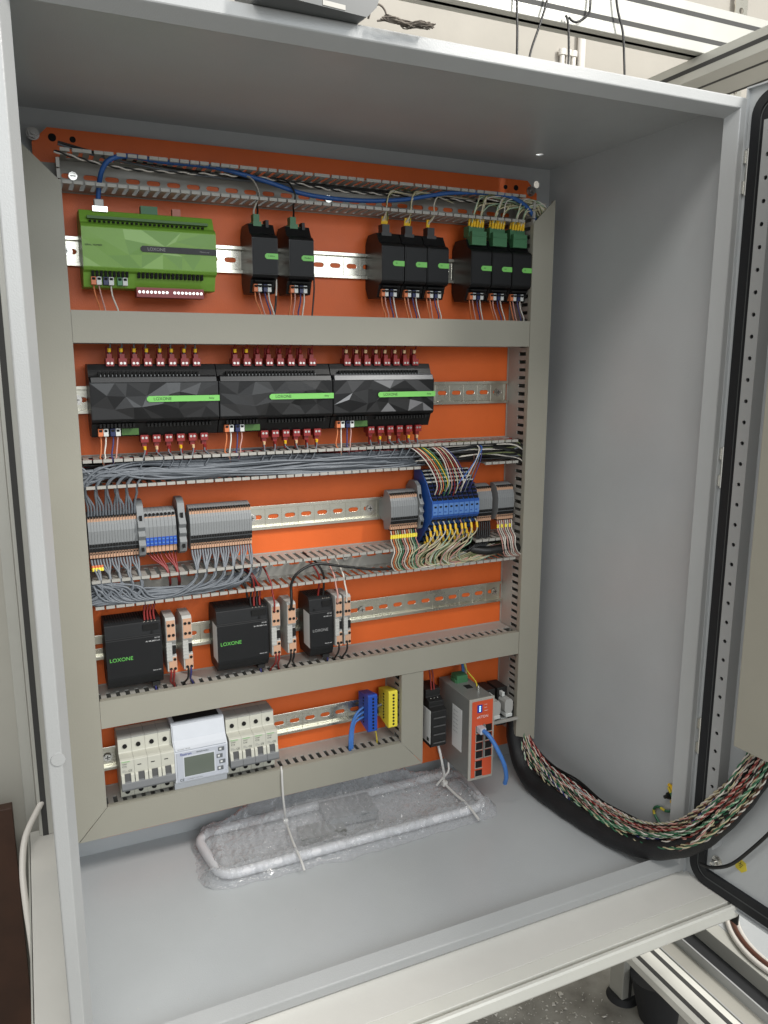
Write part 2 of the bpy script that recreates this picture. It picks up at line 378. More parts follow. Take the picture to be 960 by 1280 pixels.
# ------------------------------------------------------------------ slotted wiring ducts
PITCH = 12.25
def side_wall_mesh(b, s0, s1, wpos, outward, P, jit=0.0, phase=0.0, yfront=-58.0, solid=15.0, skip=None):
    """fingers along s from s0 to s1, wall plane at w=wpos; P maps (s,w,y)->(x,y,z)"""
    def bx(sa, sb, wa, wb, ya, yb, sk=0.0):
        pts = []
        for w_ in (wa, wb):
            for (s_, y_) in ((sa, ya), (sb, ya), (sb, yb), (sa, yb)):
                s2 = s_ + (sk if y_ < -30 else 0); pts.append(P(s2, w_, y_))
        b.add(pts, [(0,1,2,3), (7,6,5,4), (0,4,5,1), (1,5,6,2), (2,6,7,3), (3,7,4,0)])
    bx(s0, s1, wpos, wpos+1.3*outward, -1.2, -solid+2)
    n = int((s1-s0-2)/PITCH)
    for i in range(n):
        a = s0 + phase + 1.5 + i*PITCH
        if a + 10.3 > s1: break
        if skip and skip[0] < a < skip[1]: continue
        sk = rnd(-jit, jit)
        bx(a+1.7, a+8.5, wpos, wpos+1.3*outward, -solid+2, yfront+5, sk)           # finger
        bx(a, a+10.2, wpos-0.2*outward, wpos+1.2*outward, yfront+6, yfront+3.6, sk)
        bx(a-0.1+sk*.5, a+10.3+sk*.5, wpos-1.5*outward, wpos+2.3*outward, yfront+3.6, yfront, sk)  # snap-in head
        bx(a+3.2, a+6.0, wpos+1.25*outward, wpos+1.4*outward, -8, -12)
def duct(name_label, s0, s1, w0, w1, vertical, phases=(0, 0), jit=(0.3, 0.3), open_=True, lid=None, lidname='lid', sol=15.0, skips=(None, None), screws=()):
    P = (lambda s, w_, y: (w_, y, s)) if vertical else (lambda s, w_, y: (s, y, w_))
    base = P(s0, w0, 0)
    d = thing('cable_duct', name_label, 'cable duct', base, 'slotted grey cable ducts on the plate', world=True)
    b = MB()
    p0, p1 = P(s0, w0, 0), P(s1, w1, 0)
    if vertical or lid: b.box(p0[0], p1[0], -2.0, -0.2, p0[2], p1[2])
    else:
        xx = s0
        while xx < s1-1:
            xe = min(s1, xx+25)
            if xe-xx > 20: b.holed(xx, xe, w0, w1, -1.6, -0.2, (xx+xe)/2, (w0+w1)/2, 5.5, 3.0)
            else: b.box(xx, xe, -1.6, -0.2, w0, w1)
            xx += 25
    b.build('base_channel', 'ductwall', d)
    if screws:
        for q in screws:
            b = MB(); b.cyl((q, -5, (w0+w1)/2), (q, -1.7, (w0+w1)/2), 5, 14, 0, 3.6); b.box(q-3, q+3, -5.1, -4.9, (w0+w1)/2-.5, (w0+w1)/2+.5, 1); b.build('screw', ['screw', 'hole'], d)
    for k, (wp, out) in enumerate(((w0, -1), (w1, 1))):
        b = MB(); side_wall_mesh(b, s0, s1, wp-out*2.4, out, P, jit[k], phases[k], solid=sol, skip=skips[k]); b.build('slotted_wall', 'ductwall', d)
    if lid:
        b = MB(); b.prism(lid, -60.3, -58.4, 0, 'y')
        # returned edges of the lid
        xs = [p[0] for p in lid]; zs = [p[1] for p in lid]
        if vertical:
            for x in (w0, w1): 
                zz = sorted(p[1] for p in lid if abs(p[0]-x) < 1.5)
                if len(zz) > 1: b.box(x-(0 if x == w0 else 1.2), x+(1.2 if x == w0 else 0), -58.4, -51, zz[0]+1, zz[-1]-1)
        else:
            for z in (w0, w1):
                xx = sorted(p[0] for p in lid if abs(p[1]-z) < 1.5)
                if len(xx) > 1: b.box(xx[0]+1, xx[-1]-1, -58.4, -51, z-(0 if z == w0 else 1.2), z+(1.2 if z == w0 else 0))
        lo = b.build('lid', 'duct', d); bev(lo, 0.7, 2, 50)
    return d
G = 0.35
d_top = duct('lidless top cable duct holding the blue network cable', -300, 350, 367, 406, False, (0, 0), (0.3, 0.9), screws=(-283, 47))
d1 = duct('closed cable duct with lid between the green controller and the long black devices', -300+G, 350-G, 187.7, 225.7, False, lid=[(-300+G, 187.7), (350-G, 187.7), (350-G, 225.7), (-300+G, 225.7)], sol=34)
d2 = duct('lidless cable duct just below the three long black devices, full of grey wires', -300, 350, 9.5, 46.5, False, (2, 0), (0.4, 0.4), skips=((163, 268), None))
d3 = duct('lidless cable duct below the terminal rows, black wire arching through it', -300, 350, -146, -107.5, False, (3, 0), (0.3, 0.4), skips=(None, (170, 262)), screws=(68,))
d4 = duct('closed cable duct with lid under the charcoal power supplies', -300+G, 350-G, -306.8, -268.8, False, lid=[(-300+G, -306.8), (350-G, -306.8), (350-G, -268.8), (-300+G, -268.8)], sol=34)
d5 = duct('lowest closed cable duct with lid below the breakers', -300, 174, -463, -419.5, False, lid=[(-337.5, -462.5), (174-G, -462.5), (136.6, -419.7), (-300+G, -419.7)], sol=34)
dl = duct('tall closed cable duct with mitred lid at the left edge of the plate', -450, 400, -339, -300, True, lid=[(-339, -462.5), (-300, -419.3), (-300, 368), (-339, 405.5)], sol=34)
dr = duct('tall closed cable duct with mitred lid at the right edge of the plate', -452, 400, 350.4, 387.8, True, (4, 0), lid=[(350.4, -453), (387.8, -466), (387.8, 403), (350.4, 367)], sol=34)
dv = duct('short upright cable duct between the yellow terminal bar and the network switch', -419, -307.3, 136.4, 174.1, True, (3, 0), lid=[(136.6, -419.3), (174, -462), (174, -307.4), (136.6, -307.4)], sol=34)

# ------------------------------------------------------------------ top-hat rails
def rail(label, x0, x1, z0, screws=(), depth=7.5):
    r = thing('din_rail', label, 'mounting rail', (x0, 0, z0), 'slotted metal mounting rails', world=True)
    z1 = z0+35; b = MB(); zc = (z0+z1)/2; x = x0
    b.box(x0, x1, -depth, -depth+1, z0, z0+4.6); b.box(x0, x1, -depth, -depth+1, z1-4.6, z1)
    b.box(x0, x1, -depth+1, -0.3, z0+3.6, z0+4.6); b.box(x0, x1, -depth+1, -0.3, z1-4.6, z1-3.6)
    while x < x1-1:
        xe = min(x+25, x1)
        if xe-x > 20: b.holed(x, xe, z0+4.6, z1-4.6, -1.3, -0.3, (x+xe)/2, zc, 4.6, 3.1)
        else: b.box(x, xe, -1.3, -0.3, z0+4.6, z1-4.6)
        x += 25
    bev(b.build('rail_profile', 'zinc', r), 0.35, 2)
    for sx in screws:
        b = MB(); b.cyl((sx, -4.4, zc), (sx, -1.35, zc), 5.2, 16, 0, 3.8); b.cyl((sx, -1.35, zc), (sx, -1.31, zc), 6.6, 16)
        b.box(sx-3.2, sx+3.2, -4.46, -4.38, zc-0.5, zc+0.5, 1); b.box(sx-0.5, sx+0.5, -4.47, -4.39, zc-3.2, zc+3.2, 1)
        b.build('screw', ['screw', 'hole'], r)
    return r
rail('top mounting rail running behind the green controller', -305, 349, 281.3, (-296,))
rail('second mounting rail, bare at its right end beside the long black devices', -305, 349, 100.0, (-297, 333))
rail('third mounting rail, bare between the grey terminals and the blue terminal block', -305, 349, -71.9, (-75, 109))
rail('fourth mounting rail, bare to the right of the power supplies', -305, 349, -231.6, (95, 338))
rail('lowest mounting rail carrying breakers and terminal bars', -305, 136, -394.5, (-291,))
rail('short mounting rail behind the network switch', 180, 349, -425, ())
# ------------------------------------------------------------------ shared device helpers
def facets(b, x0, x1, z0, z1, y, nx, nz, amp, rng, m=0, ms=None):
    """closed low relief of triangular facets lying on plane y (towards the viewer is -y)"""
    V = []
    for j in range(nz+1):
        for i in range(nx+1):
            ex = i in (0, nx); ez = j in (0, nz)
            x = x0 + (x1-x0)*(i + (0 if ex else rng.uniform(-.32, .32)))/nx
            z = z0 + (z1-z0)*(j + (0 if ez else rng.uniform(-.25, .25)))/nz
            V.append((x, y - (0 if ex or ez else rng.uniform(0, amp)), z))
    F = []
    for j in range(nz):
        for i in range(nx):
            a = j*(nx+1)+i; q = a+nx+1
            if rng.random() < .5: F += [(a, a+1, q+1), (a, q+1, q)]
            else: F += [(a, a+1, q), (a+1, q+1, q)]
    for f_ in F: b.add([V[i] for i in f_], [(0, 1, 2)], rng.choice(ms) if ms else m)
def body_profile(dep, top, hh=45, nz=23, d2=46):
    return [(-1, -30), (-8, -hh+3), (-10, -hh), (-40, -hh), (-d2+2, -hh+8), (-d2-2, -nz-5), (-dep+3, -nz-3), (-dep, -nz), (-dep, nz), (-dep+3, nz+3), (-d2-2, nz+6), (-d2+2, top-7), (-40, top), (-10, top), (-8, top-3), (-1, 30)]
def pair_plug(parent, x, y, z, ca, cb, w=11.0):
    b = MB(); b.box(x, x+w/2-.2, y-9, y+4, z-9.5, z); b.box(x+w/2+.2, x+w, y-9, y+4, z-9.5, z, 1)
    b.box(x+1, x+w/2-1.2, y-9.6, y-9, z-4, z-1.2, 2); b.box(x+w/2+1.2, x+w-1, y-9.6, y-9, z-4, z-1.2, 2)
    return bev(b.build('plug', [ca, cb, 'hole'], parent), .4, 1)
def strip_tag(parent, x0, x1, z0, z1, y, m='tag_green'):
    h = (z1-z0)/2; b = MB()
    b.prism([(x0+h*.7, z0), (x1, z0), (x1, z1), (x0+h*.7, z1), (x0, (z0+z1)/2+h*.4), (x0, (z0+z1)/2-h*.4)], y-.45, y+.3, 0, 'y')
    return b.build('name_strip', m, parent)
Z1, Z2, Z3, Z4, Z5 = 298.8, 117.5, -54.4, -214.1, -377.0

# ------------------------------------------------------------------ green controller
ms = thing('controller_unit', 'wide green faceted controller on the top rail at its left end', 'controller', (-282, 0, Z1))
b = MB(); b.prism(body_profile(58, 44), 0, 158, 0)
rg = random.Random(3); bev(b.build('case', 'green_case', ms), .8, 2)
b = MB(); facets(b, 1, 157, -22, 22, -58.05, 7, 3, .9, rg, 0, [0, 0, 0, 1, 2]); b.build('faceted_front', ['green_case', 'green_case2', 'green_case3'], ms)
b = MB(); b.box(8, 150, -52.5, -46, 33, 36, 0)
for i in range(26): b.box(10+i*5.3, 12.6+i*5.3, -51, -47.2, 29.2, 31.4, 1)
b.build('top_vent_strip', ['green_dark', 'hole'], ms)
b = MB()
for i in range(9): b.box(9+i*4.9, 11.7+i*4.9, -53.6, -46, -32.8, -25.4)
for i in range(16): b.box(62+i*5.1, 64.8+i*5.1, -53.6, -46, -32.8, -25.4)
b.build('vent_slots', 'hole', ms)
st = strip_tag(ms, 66, 157.6, -3, 4.2, -59.1, 'black_case')
text('LOXONE', 5.2, (74, -59.65, .5), ms, 'text_grey'); text('Miniserver', 2.8, (137, -59.65, .3), ms, 'text_grey')
text('SERIAL  NUMBER', 2.6, (3, -58.9, 2), ms, 'text_dark')
for k, (x, a, c) in enumerate(((8, 'plug_orange', 'plug_white'), (22, 'plug_navy', 'plug_white'), (38, 'plug_green', 'plug_white'))):
    pair_plug(ms, x, -42, -33, a, c, 12)
b = MB(); b.box(60, 142, -49, -30, -55, -43.5)
for i in range(17):
    if i == 8: continue
    x = 63.5+i*4.7; b.cyl((x, -49.6, -49), (x, -48.9, -49), 1.75, 8, 1)
b.build('terminal_strip', ['conn_red', 'screw'], ms)
b = MB(); b.box(72, 92, -36, -24, 43, 54); b.build('top_connector', 'conn_green', ms)
b = MB(); b.box(110, 120, -36, -26, 43, 53); b.build('top_connector', 'plug_pink', ms)
b = MB(); b.box(15, 33, -44, -24, 42, 49); bev(b.build('network_socket', 'screw', ms), .5, 1)

# ------------------------------------------------------------------ narrow black modules on the top rail
def module(label, x, words, top, group, tsize=3.0, facet=False):
    t = thing('black_module', label, 'module', (x, 0, Z1), group)
    b = MB(); b.prism(body_profile(58, 42), 0, 34, 0); bev(b.build('case', 'black_case', t), .7, 2)
    b = MB(); b.box(1.2, 32.8, -58.5, -57.9, -21.5, 21.5); bev(b.build('front_cover', 'psu_case', t), .3, 1)
    strip_tag(t, 16.5, 34, -3.3, 3.7, -58.9); text(words, tsize, (20.5, -59.45, .3), t, 'text_dark')
    b = MB()
    for z in (-30, -36): b.box(4, 30, -53, -46, z-1.2, z+.6)
    b.build('vent_slots', 'hole', t)
    pair_plug(t, 3.5, -41, -34, 'plug_orange', 'plug_white', 10.5); pair_plug(t, 16.3, -41, -34, 'plug_navy', 'plug_white', 10.5)
    if top == 'small':
        b = MB(); b.box(7, 18, -42, -24, 39, 45, 0); b.box(8, 16, -40, -28, 45, 54, 0); b.box(3, 22, -40, -30, 37.5, 42, 0); b.build('top_connector', 'conn_green', t)
        b = MB(); b.box(23, 27, -44, -30, 38, 47); b.build('mounting_clip', 'black', t)
    elif top == 'black':
        b = MB(); b.box(9, 20, -40, -26, 40, 54); b.box(7, 22, -42, -30, 38, 43); b.build('top_connector', 'conn_black', t)
    else:
        b = MB(); b.box(3.5, 27.5, -53, -36, 33, 52); b.box(3, 28, -54, -40, 45, 46, 0); b.box(2.5, 28.5, -45, -30, 45, 60, 0); b.build('top_connector', 'conn_green', t)
    return t
module('black module with one small green top plug, nearest the green controller', -78, '1-Wire', 'small', None)
module('black module with one small green top plug, second from the green controller', -28.5, 'Modbus', 'small', None, 2.8)
gA = 'black modules with black top plugs'
for i, p in enumerate(('leftmost of the three black modules with yellow wire ends in a black top plug', 'middle one of the three black modules with yellow wire ends in a black top plug', 'rightmost of the three black modules with yellow wire ends in a black top plug')):
    module(p, 104+i*35.4, 'DI', 'black', gA, 2.6)
gB = 'black modules with wide green top plugs'
for i, p in enumerate(('leftmost of the three black modules under wide green wired plugs', 'middle one of the three black modules under wide green wired plugs', 'black module under a wide green plug, against the right cable duct')):
    module(p, 246+i*35.4, 'AO' if i < 2 else 'AI', 'green', gB, 2.6)

# ------------------------------------------------------------------ long black relay devices
RX = [-284.7, -126.9, 31.2]
def relay_unit(label, x, seed, ms_=(0, 0, 1)):
    t = thing('relay_unit', label, 'relay unit', (x, 0, Z2), 'long black relay units'); rg = random.Random(seed)
    b = MB(); b.prism(body_profile(57, 45), 0, 156.6, 0); bev(b.build('case', 'black_case', t), .8, 2)
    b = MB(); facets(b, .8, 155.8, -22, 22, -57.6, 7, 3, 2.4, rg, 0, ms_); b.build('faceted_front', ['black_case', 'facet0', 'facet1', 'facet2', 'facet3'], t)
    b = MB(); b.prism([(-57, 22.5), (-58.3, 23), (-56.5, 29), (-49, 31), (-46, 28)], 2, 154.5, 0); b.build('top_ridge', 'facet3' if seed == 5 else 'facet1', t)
    b = MB()
    for i in range(27): b.box(11+i*4.6, 13.6+i*4.6, -51.5, -47.5, 31, 36, 0); b.box(13.6+i*4.6, 14.5+i*4.6, -52.5, -51, 30, 32.2, 1)
    b.build('vent_slots', ['hole', 'term_grey'], t)
    b = MB()
    for i in range(10): b.box(9+i*4.4, 11.4+i*4.4, -53.6, -46, -33, -28)
    for i in range(18): b.box(66+i*4.6, 68.4+i*4.6, -53.6, -46, -33, -29)
    b.build('vent_slots', 'hole', t)
    strip_tag(t, 66, 157, -1.5, 5.8, -60.6)
    text('LOXONE', 5.4, (74, -61.2, 2.1), t, 'text_dark'); text('Relay', 3.0, (143.5, -61.2, 2.1), t, 'text_dark')
    pair_plug(t, 7, -41, -34, 'plug_orange', 'plug_white', 12); pair_plug(t, 21.5, -41, -34, 'plug_navy', 'plug_white', 12)
    b = MB(); b.box(35.5, 56, -45, -38, -43, -34.5); b.build('spare_socket', 'green_dark', t)
    def conn(xa, za, up):
        b = MB(); s = 1 if up else -1
        b.box(xa, xa+9.6, -44, -26, za, za+s*9.5)
        for q in (2.6, 7.0): b.cyl((xa+q, -44.5, za+s*3.6), (xa+q, -43.9, za+s*3.6), 1.6, 8, 1)
        b.box(xa+2, xa+7.6, -40, -30, za+s*9.5, za+s*15, 0)
        o = b.build('screw_connector', ['conn_red', 'screw'], t)
    for i in range(8): conn(22+i*15.2, 42.5, True)
    for i in range(6): conn(58+i*15.2, -44, False)
    return t
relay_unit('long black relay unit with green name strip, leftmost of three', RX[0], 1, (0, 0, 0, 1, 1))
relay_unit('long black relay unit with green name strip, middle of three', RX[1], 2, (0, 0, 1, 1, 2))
relay_unit('long black relay unit with green name strip, rightmost of three with pale top edge', RX[2], 5, (0, 0, 0, 1, 2, 3, 4))  # palest tones on this unit are painted reflection

# ------------------------------------------------------------------ rail terminals
def tprof(h=30, d=44): return [(-1, -15), (-17, -18), (-20, -h), (-26, -h), (-36, -h+3), (-d+1, -h+14), (-d-1, -8), (-d-1, 8), (-d+1, h-14), (-36, h-3), (-26, h), (-20, h), (-17, 18), (-1, 15)]
def term_mesh(w, style):
    b = MB()
    if style == 'thin':
        b.prism(tprof(), 0.12, w-.12, 0)
        b.box(.35, w-.35, -40.6, -33, 17.5, 25.5, 1)            # marker / release colour, top
        b.box(w*.2, w*.8, -41.4, -34, 24.2, 27.2, 2)
        b.box(w*.12, w*.88, -45.6, -42, -12.5, -8.5, 2); b.box(w*.12, w*.88, -45.0, -41, -18.2, -14.2, 2)
        b.box(.35, w-.35, -42.6, -33, -27.2, -19.5, 1); b.box(w*.28, w*.72, -43.2, -40, -22.6, -20.8, 2); b.box(w*.2, w*.8, -41, -34, -29.5, -27.0, 2)
    elif style == 'wide':
        b.prism(tprof(), 0.15, w-.15, 0); b.box(.4, w-.4, -40.8, -33, 13, 21, 1)
        b.cyl((w/2, -41.8, 23.6), (w/2, -38, 23.6), w*.36, 8, 2)
        b.box(.4, w-.4, -45.8, -42, -17, -6, 3); b.box(w*.2, w*.8, -46.3, -45, -9.5, -7.8, 4); b.box(w*.2, w*.8, -46.3, -45, -14.5, -12.8, 4)
        b.prism([(.4, -26), (w-.4, -26), (w-.4, -19), (w/2, -16.5), (.4, -19)], -43, -34, 1, 'y')
        b.cyl((w/2, -43, -27.5), (w/2, -36, -27.5), w*.36, 8, 2)
    return b.mesh('terminal', ['term_grey', 'term_tan', 'hole', 'bar_blue', 'term_blue_light'])
TM = {}
def terminal_row(label, x0, n, w, style='thin', h=30, group='rail terminals'):
    t = thing('terminal_row', label, 'terminal block', (x0, 0, Z3), group)
    key = (w, style)
    if key not in TM: TM[key] = term_mesh(w, style)
    for i in range(n):
        o = bpy.data.objects.new('terminal', TM[key]); COL.objects.link(o); o.parent = t; o.location = (i*w*S, 0, 0)
    return t
terminal_row('grey terminal row with tan stripes against the left duct', -297.5, 17, 3.55)
terminal_row('short terminal row with round holes and blue centre, red wires below it', -228, 8, 5.0, 'wide')
terminal_row('longest grey terminal row, to the right of the red wires', -170, 24, 3.5)
terminal_row('small grey terminal row left of the big blue block with yellow wire markers', 125, 12, 3.75)
terminal_row('small grey terminal row tucked right behind the blue terminal block', 275, 7, 3.75)
terminal_row('small grey terminal row nearest the right cable duct', 312, 8, 3.75)
def bracket(label, x, w=8.5, dark=False):
    t = thing('end_bracket', label, 'end bracket', (x, 0, Z3), 'terminal end brackets')
    b = MB(); b.prism([(-1, -24), (-14, -34), (-30, -34), (-46, -28), (-52, -14), (-47, -8), (-52, -2), (-47, 4), (-52, 10), (-44, 20), (-40, 36), (-30, 42), (-14, 42), (-1, 30)], 0, w, 0)
    bev(b.build('clamp_body', 'term_grey', t), .5, 1)
    b = MB(); b.box(w*.3, w*.7, -46.3, -44, 16, 24); b.box(w*.3, w*.7, -53, -50, -22, -17); b.build('screw_slot', 'hole', t)
bracket('grey clamp bracket between the left grey terminals and the round-holed terminals', -237)
bracket('grey clamp bracket left of the longest grey terminal row', -185, 9)
bracket('grey clamp bracket standing against the side of the blue terminal block', 170.5, 6)

# big blue multi-level terminal block
bb = thing('blue_terminal_block', 'large blue multi-level terminal block full of cream wires with yellow ends', 'terminal block', (183.3, 0, Z3))
W = 9.0
def blue_mesh():
    b = MB(); prof = [(-8, -20), (-9, -62), (-14, -62), (-62, -13), (-66, -9), (-66, 14), (-62, 17), (-48, 36), (-30, 54), (-16, 56), (-9, 56), (-8, 20)]
    b.prism(prof, .15, W-.15, 0)
    b.box(.5, W-.5, -67, -65, -6, 11, 1); b.box(W*.3, W*.7, -67.5, -66, 5, 7.5, 2); b.box(W*.2, W*.55, -67.5, -66, -2.5, -1, 0)
    # four stepped levels of openings going up and down the slopes
    sl = [(-62, 17), (-48, 36), (-30, 54), (-19, 56)]
    for k in range(8):
        q = k/8*2.25; a_ = int(q); fr_ = q-a_; y = sl[a_][0]+(sl[a_+1][0]-sl[a_][0])*fr_; z = sl[a_][1]+(sl[a_+1][1]-sl[a_][1])*fr_
        b.box(.7, W-.7, y-2.0, y+3, z+2.4, z+4.2, 3 if k > 3 else 4)
        b.box(1.0, W*.46, y-2.6, y+3, z-1.8, z+1.8, 2); b.box(W*.54, W-1.0, y-2.6, y+3, z-1.8, z+1.8, 2)
    for k in range(5):
        u = k/4; y = -60 + 40*u; z = -14 - 40*u
        b.box(1.4, W-1.4, y-1.6, y+5, z-3, z+.6, 2)
    return b.mesh('terminal', ['term_blue', 'term_blue_light', 'hole', 'plug_white', 'plug_navy'])
bm = blue_mesh()
for i in range(9):
    o = bpy.data.objects.new('terminal', bm); COL.objects.link(o); o.parent = bb; o.location = (i*W*S, 0, 0)
b = MB(); b.prism([(-6, -20), (-7, -66), (-15, -66), (-64, -14), (-67.5, -10), (-67.5, 15), (-63, 19), (-48, 40), (-30, 57), (-16, 60), (-7, 60), (-6, 20)], -1.6, .0, 0)
b.build('end_plate', 'term_blue', bb)

# ------------------------------------------------------------------ power supplies
def psu(label, x, w, printed, group='charcoal power supplies'):
    t = thing('power_supply', label, 'power supply', (x, 0, Z4), group)
    prof = [(-1, -30), (-8, -45), (-45, -45), (-50, -42), (-54.5, -32), (-55.5, -28), (-55.5, 23), (-53, 24.5), (-53, 26), (-50.5, 42), (-46, 45), (-8, 45), (-1, 30)]
    b = MB(); b.prism(prof, 0, w, 0); bev(b.build('case', 'psu_case', t), .7, 2)
    b = MB()
    for i in range(int(w/7)): b.cyl((4+i*6.8, -30, 44.9), (4+i*6.8, -30, 45.5), 2.2, 8)
    for i in range(int(w/3.4)-1): b.box(2.4+i*3.4, 4.2+i*3.4, -47, -12, 44.8, 45.3)
    b.build('top_vents', 'hole', t)
    cw = 20 if w > 40 else 13
    b = MB(); b.box(w-cw-3, w-3, -53.6, -44, 31, 39); b.build('terminal_opening', 'hole', t)
    b = MB()
    for i in range(4): b.cyl((w-cw-1+i*(cw/4.2), -50.8, 42.3), (w-cw-1+i*(cw/4.2), -49, 42.8), 1.1, 8)
    b.build('terminal_screws', 'screw', t)
    b = MB(); b.cyl((w-12 if w > 40 else 7, -54.6, 28), (w-12 if w > 40 else 7, -52, 28), 1.6, 8, 0); b.build('indicator', 'hole', t)
    text('LOXONE', 7.2 if w > 40 else 5.8, (3.4, -55.7, -3.5), t, 'text_green' if w > 40 else 'text_grey')
    text(printed, 2.5 if w > 40 else 2.1, (w-2.5, -55.7, 16.5), t, 'text_white', align='RIGHT'); text('DC OK', 2.2, (w-2.5, -55.7, 20.5), t, 'text_white', align='RIGHT')
    text('Made for 24V', 1.9, (w-3, -55.7, -24.5), t, 'text_white', align='RIGHT')
    b = MB(); b.box(-.25, 0, -52, -26, -30, 22); b.build('side_label', 'label', t) if x > -280 else None
    b = MB(); b.box(w-14, w-4, -47, -36, -50, -44.5); b.build('bottom_terminal', 'black', t)
    return t
psu('wide charcoal power supply against the left duct', -287, 71, 'IN 100-240V 2.1A')
psu('wide charcoal power supply in the middle of its row, white side label', -142, 72, 'IN 100-240V 2.1A')
psu('narrow charcoal power supply, rightmost in its row', -8, 35.5, '100-240V 1.1A')
def fuse_terminal(label, x, ztop, w=12.0):
    t = thing('fuse_terminal', label, 'fuse terminal', (x, 0, Z4), 'grey fuse terminals with tan faces')
    prof = [(-1, -24), (-14, -30), (-58, -30), (-60, -28), (-60, -8), (-57, -6), (-56, 8), (-60, 14), (-60, 43), (-57, 46), (-22, 46), (-1, 30)]
    b = MB(); b.prism(prof, 0, w, 0); b.box(-.6, w*.55, -61.5, -57, -14, 12, 0)
    for k in range(5): b.box(-.9, w*.5, -61.8, -58, -12+k*4.6, -10.4+k*4.6, 0)
    bev(b.build('body', 'relay_grey', t), .4, 1)
    b = MB(); b.box(.9, w-.6, -60.7, -59.5, 15, 42.5); b.build('tan_face', 'term_tan', t)
    b = MB(); b.box(w*.15, w-.3, -60.7, -59.5, -29.5, -8.5); b.build('tan_face', 'term_tan', t)
    b = MB()
    for z in (36, 22): 
        for q in (.3, .74): b.cyl((w*q, -61.2, z), (w*q, -60, z), 2.1, 10)
    for z in (-12, -25):
        for q in (.34, .78): b.cyl((w*q, -61.2, z), (w*q, -60, z), 2.0, 10)
    b.box(w*.45, w*.95, -61.3, -58, -4, 7)
    b.build('wire_entries', 'hole', t)
LBL = ['fuse terminal touching the leftmost power supply, red wires below', 'fuse terminal second to the right of the leftmost power supply', 'fuse terminal touching the middle power supply, red wire above and below', 'fuse terminal right of the middle power supply, black wires above and below',
       'fuse terminal touching the narrow power supply', 'fuse terminal at the left end of the bare stretch of its rail, white wire above']
for l, x in zip(LBL, (-211, -189.5, -66.5, -43.5, 29, 42.5)): fuse_terminal(l, x, 0, 12.4 if x < 0 else 10.5)

# ------------------------------------------------------------------ breakers and meter
def breaker(label, x, tied, cols):
    t = thing('circuit_breaker', label, 'circuit breaker', (x, 0, Z5), 'four pole circuit breakers')
    for k in range(4):
        x0 = k*17.55+.15; x1 = x0+17.25
        prof = [(-1, -34), (-8, -42), (-44, -42), (-46, -40), (-48, -24), (-60, -22), (-62.5, -18), (-65.5, 2), (-65.5, 21.5), (-62, 23), (-48, 24), (-47, 25), (-45, 43), (-43, 44.5), (-8, 44.5), (-1, 36)]
        b = MB(); b.prism(prof, x0, x1, 0); p = bev(b.build('pole_body', 'mcb', t), .5, 1)
        b = MB(); b.cyl((x0+8.6, -47.6, 33), (x0+8.6, -45, 33.2), 3.0, 14); b.cyl((x0+8.6, -48.0, -33), (x0+8.6, -44, -33), 3.2, 14)
        b.prism([(x0+4, -30), (x0+13, -30), (x0+11, -20), (x0+6, -20)], 44.4, 44.8, 0, 'z')
        b.build('screw_opening', 'hole', p)
        b = MB(); b.box(x0, x1, -46.2, -20, 44.4, 45.5); b.build('top_cover', 'mcb_grey', p)
        b = MB(); b.prism([(-62, -21), (-70, -20), (-72, -17), (-70, -9), (-62, -4)], x0+.05 if not tied else x0-.15, x1-.05 if not tied else x1+.15, 0); bev(b.build('lever', 'lever_grey', p), .6, 1)
        b = MB(); b.box(x0+4.5, x0+12, -67.4, -60, -12, 3.0); b.build('lever_window', 'lever_dark', p)
        b = MB(); b.prism([(-60, -13), (-69, -13), (-69.5, -8), (-68, 1.5), (-66, 3), (-60, 3)], x0+.4, x0+4.2, 0); b.prism([(-60, -13), (-69, -13), (-69.5, -8), (-68, 1.5), (-66, 3), (-60, 3)], x0+12.4, x0+16.8, 0); bev(b.build('lever_cheek', 'mcb', p), .4, 1)
        if (not tied) or k == 0:
            text('CE', 4.0, (x0+9.5, -65.8, 6.5), p, 'text_dark'); text('C16', 3.4, (x0+2, -65.8, 13.5), p, 'text_dark')
            text('230/400V', 1.7, (x0+2, -65.8, 17), p, 'text_dark'); text('6000', 1.8, (x0+2, -65.8, 8), p, 'text_grey'); text('IEC 60898', 1.5, (x0+2, -65.8, 6), p, 'text_grey')
        else:
            b = MB(); b.box(x0+4, x0+9, -65.8, -65.4, 12.6, 13.8); b.build('contact_mark', 'hole', p)
        text('TRACON', 2.6, (x0+1.2, -65.8, 20), p, 'text_green') if (k == 0 or not tied) else None
breaker('ivory four pole breaker with joined grey levers, leftmost on the lowest rail', -280, True, 0)
breaker('ivory four pole breaker with four separate CE marked faces, right of the meter', -134, False, 0)
mt = thing('energy_meter', 'white energy meter with grey display between the two breakers', 'energy meter', (-210, 0, Z5))
prof = [(-1, -34), (-8, -46), (-50, -46), (-53, -43), (-55, -31), (-63, -29), (-65, -27), (-65, 18), (-63, 20), (-56, 26), (-52, 30), (-46, 50), (-43, 52), (-8, 52), (-1, 36)]
b = MB(); b.prism(prof, .5, 73.5, 0); bev(b.build('case', 'meter', mt), .9, 2)
b = MB(); b.box(3, 71, -65.6, -64.8, -26, 17.5); bev(b.build('face_plate', 'meter_face', mt), .5, 1)
b = MB(); b.box(13, 54, -66.2, -65.2, -19, 9.5); b.box(11.5, 55.5, -65.9, -65.2, -20.5, 11, 1); b.build('display', ['lcd', 'meter'], mt)
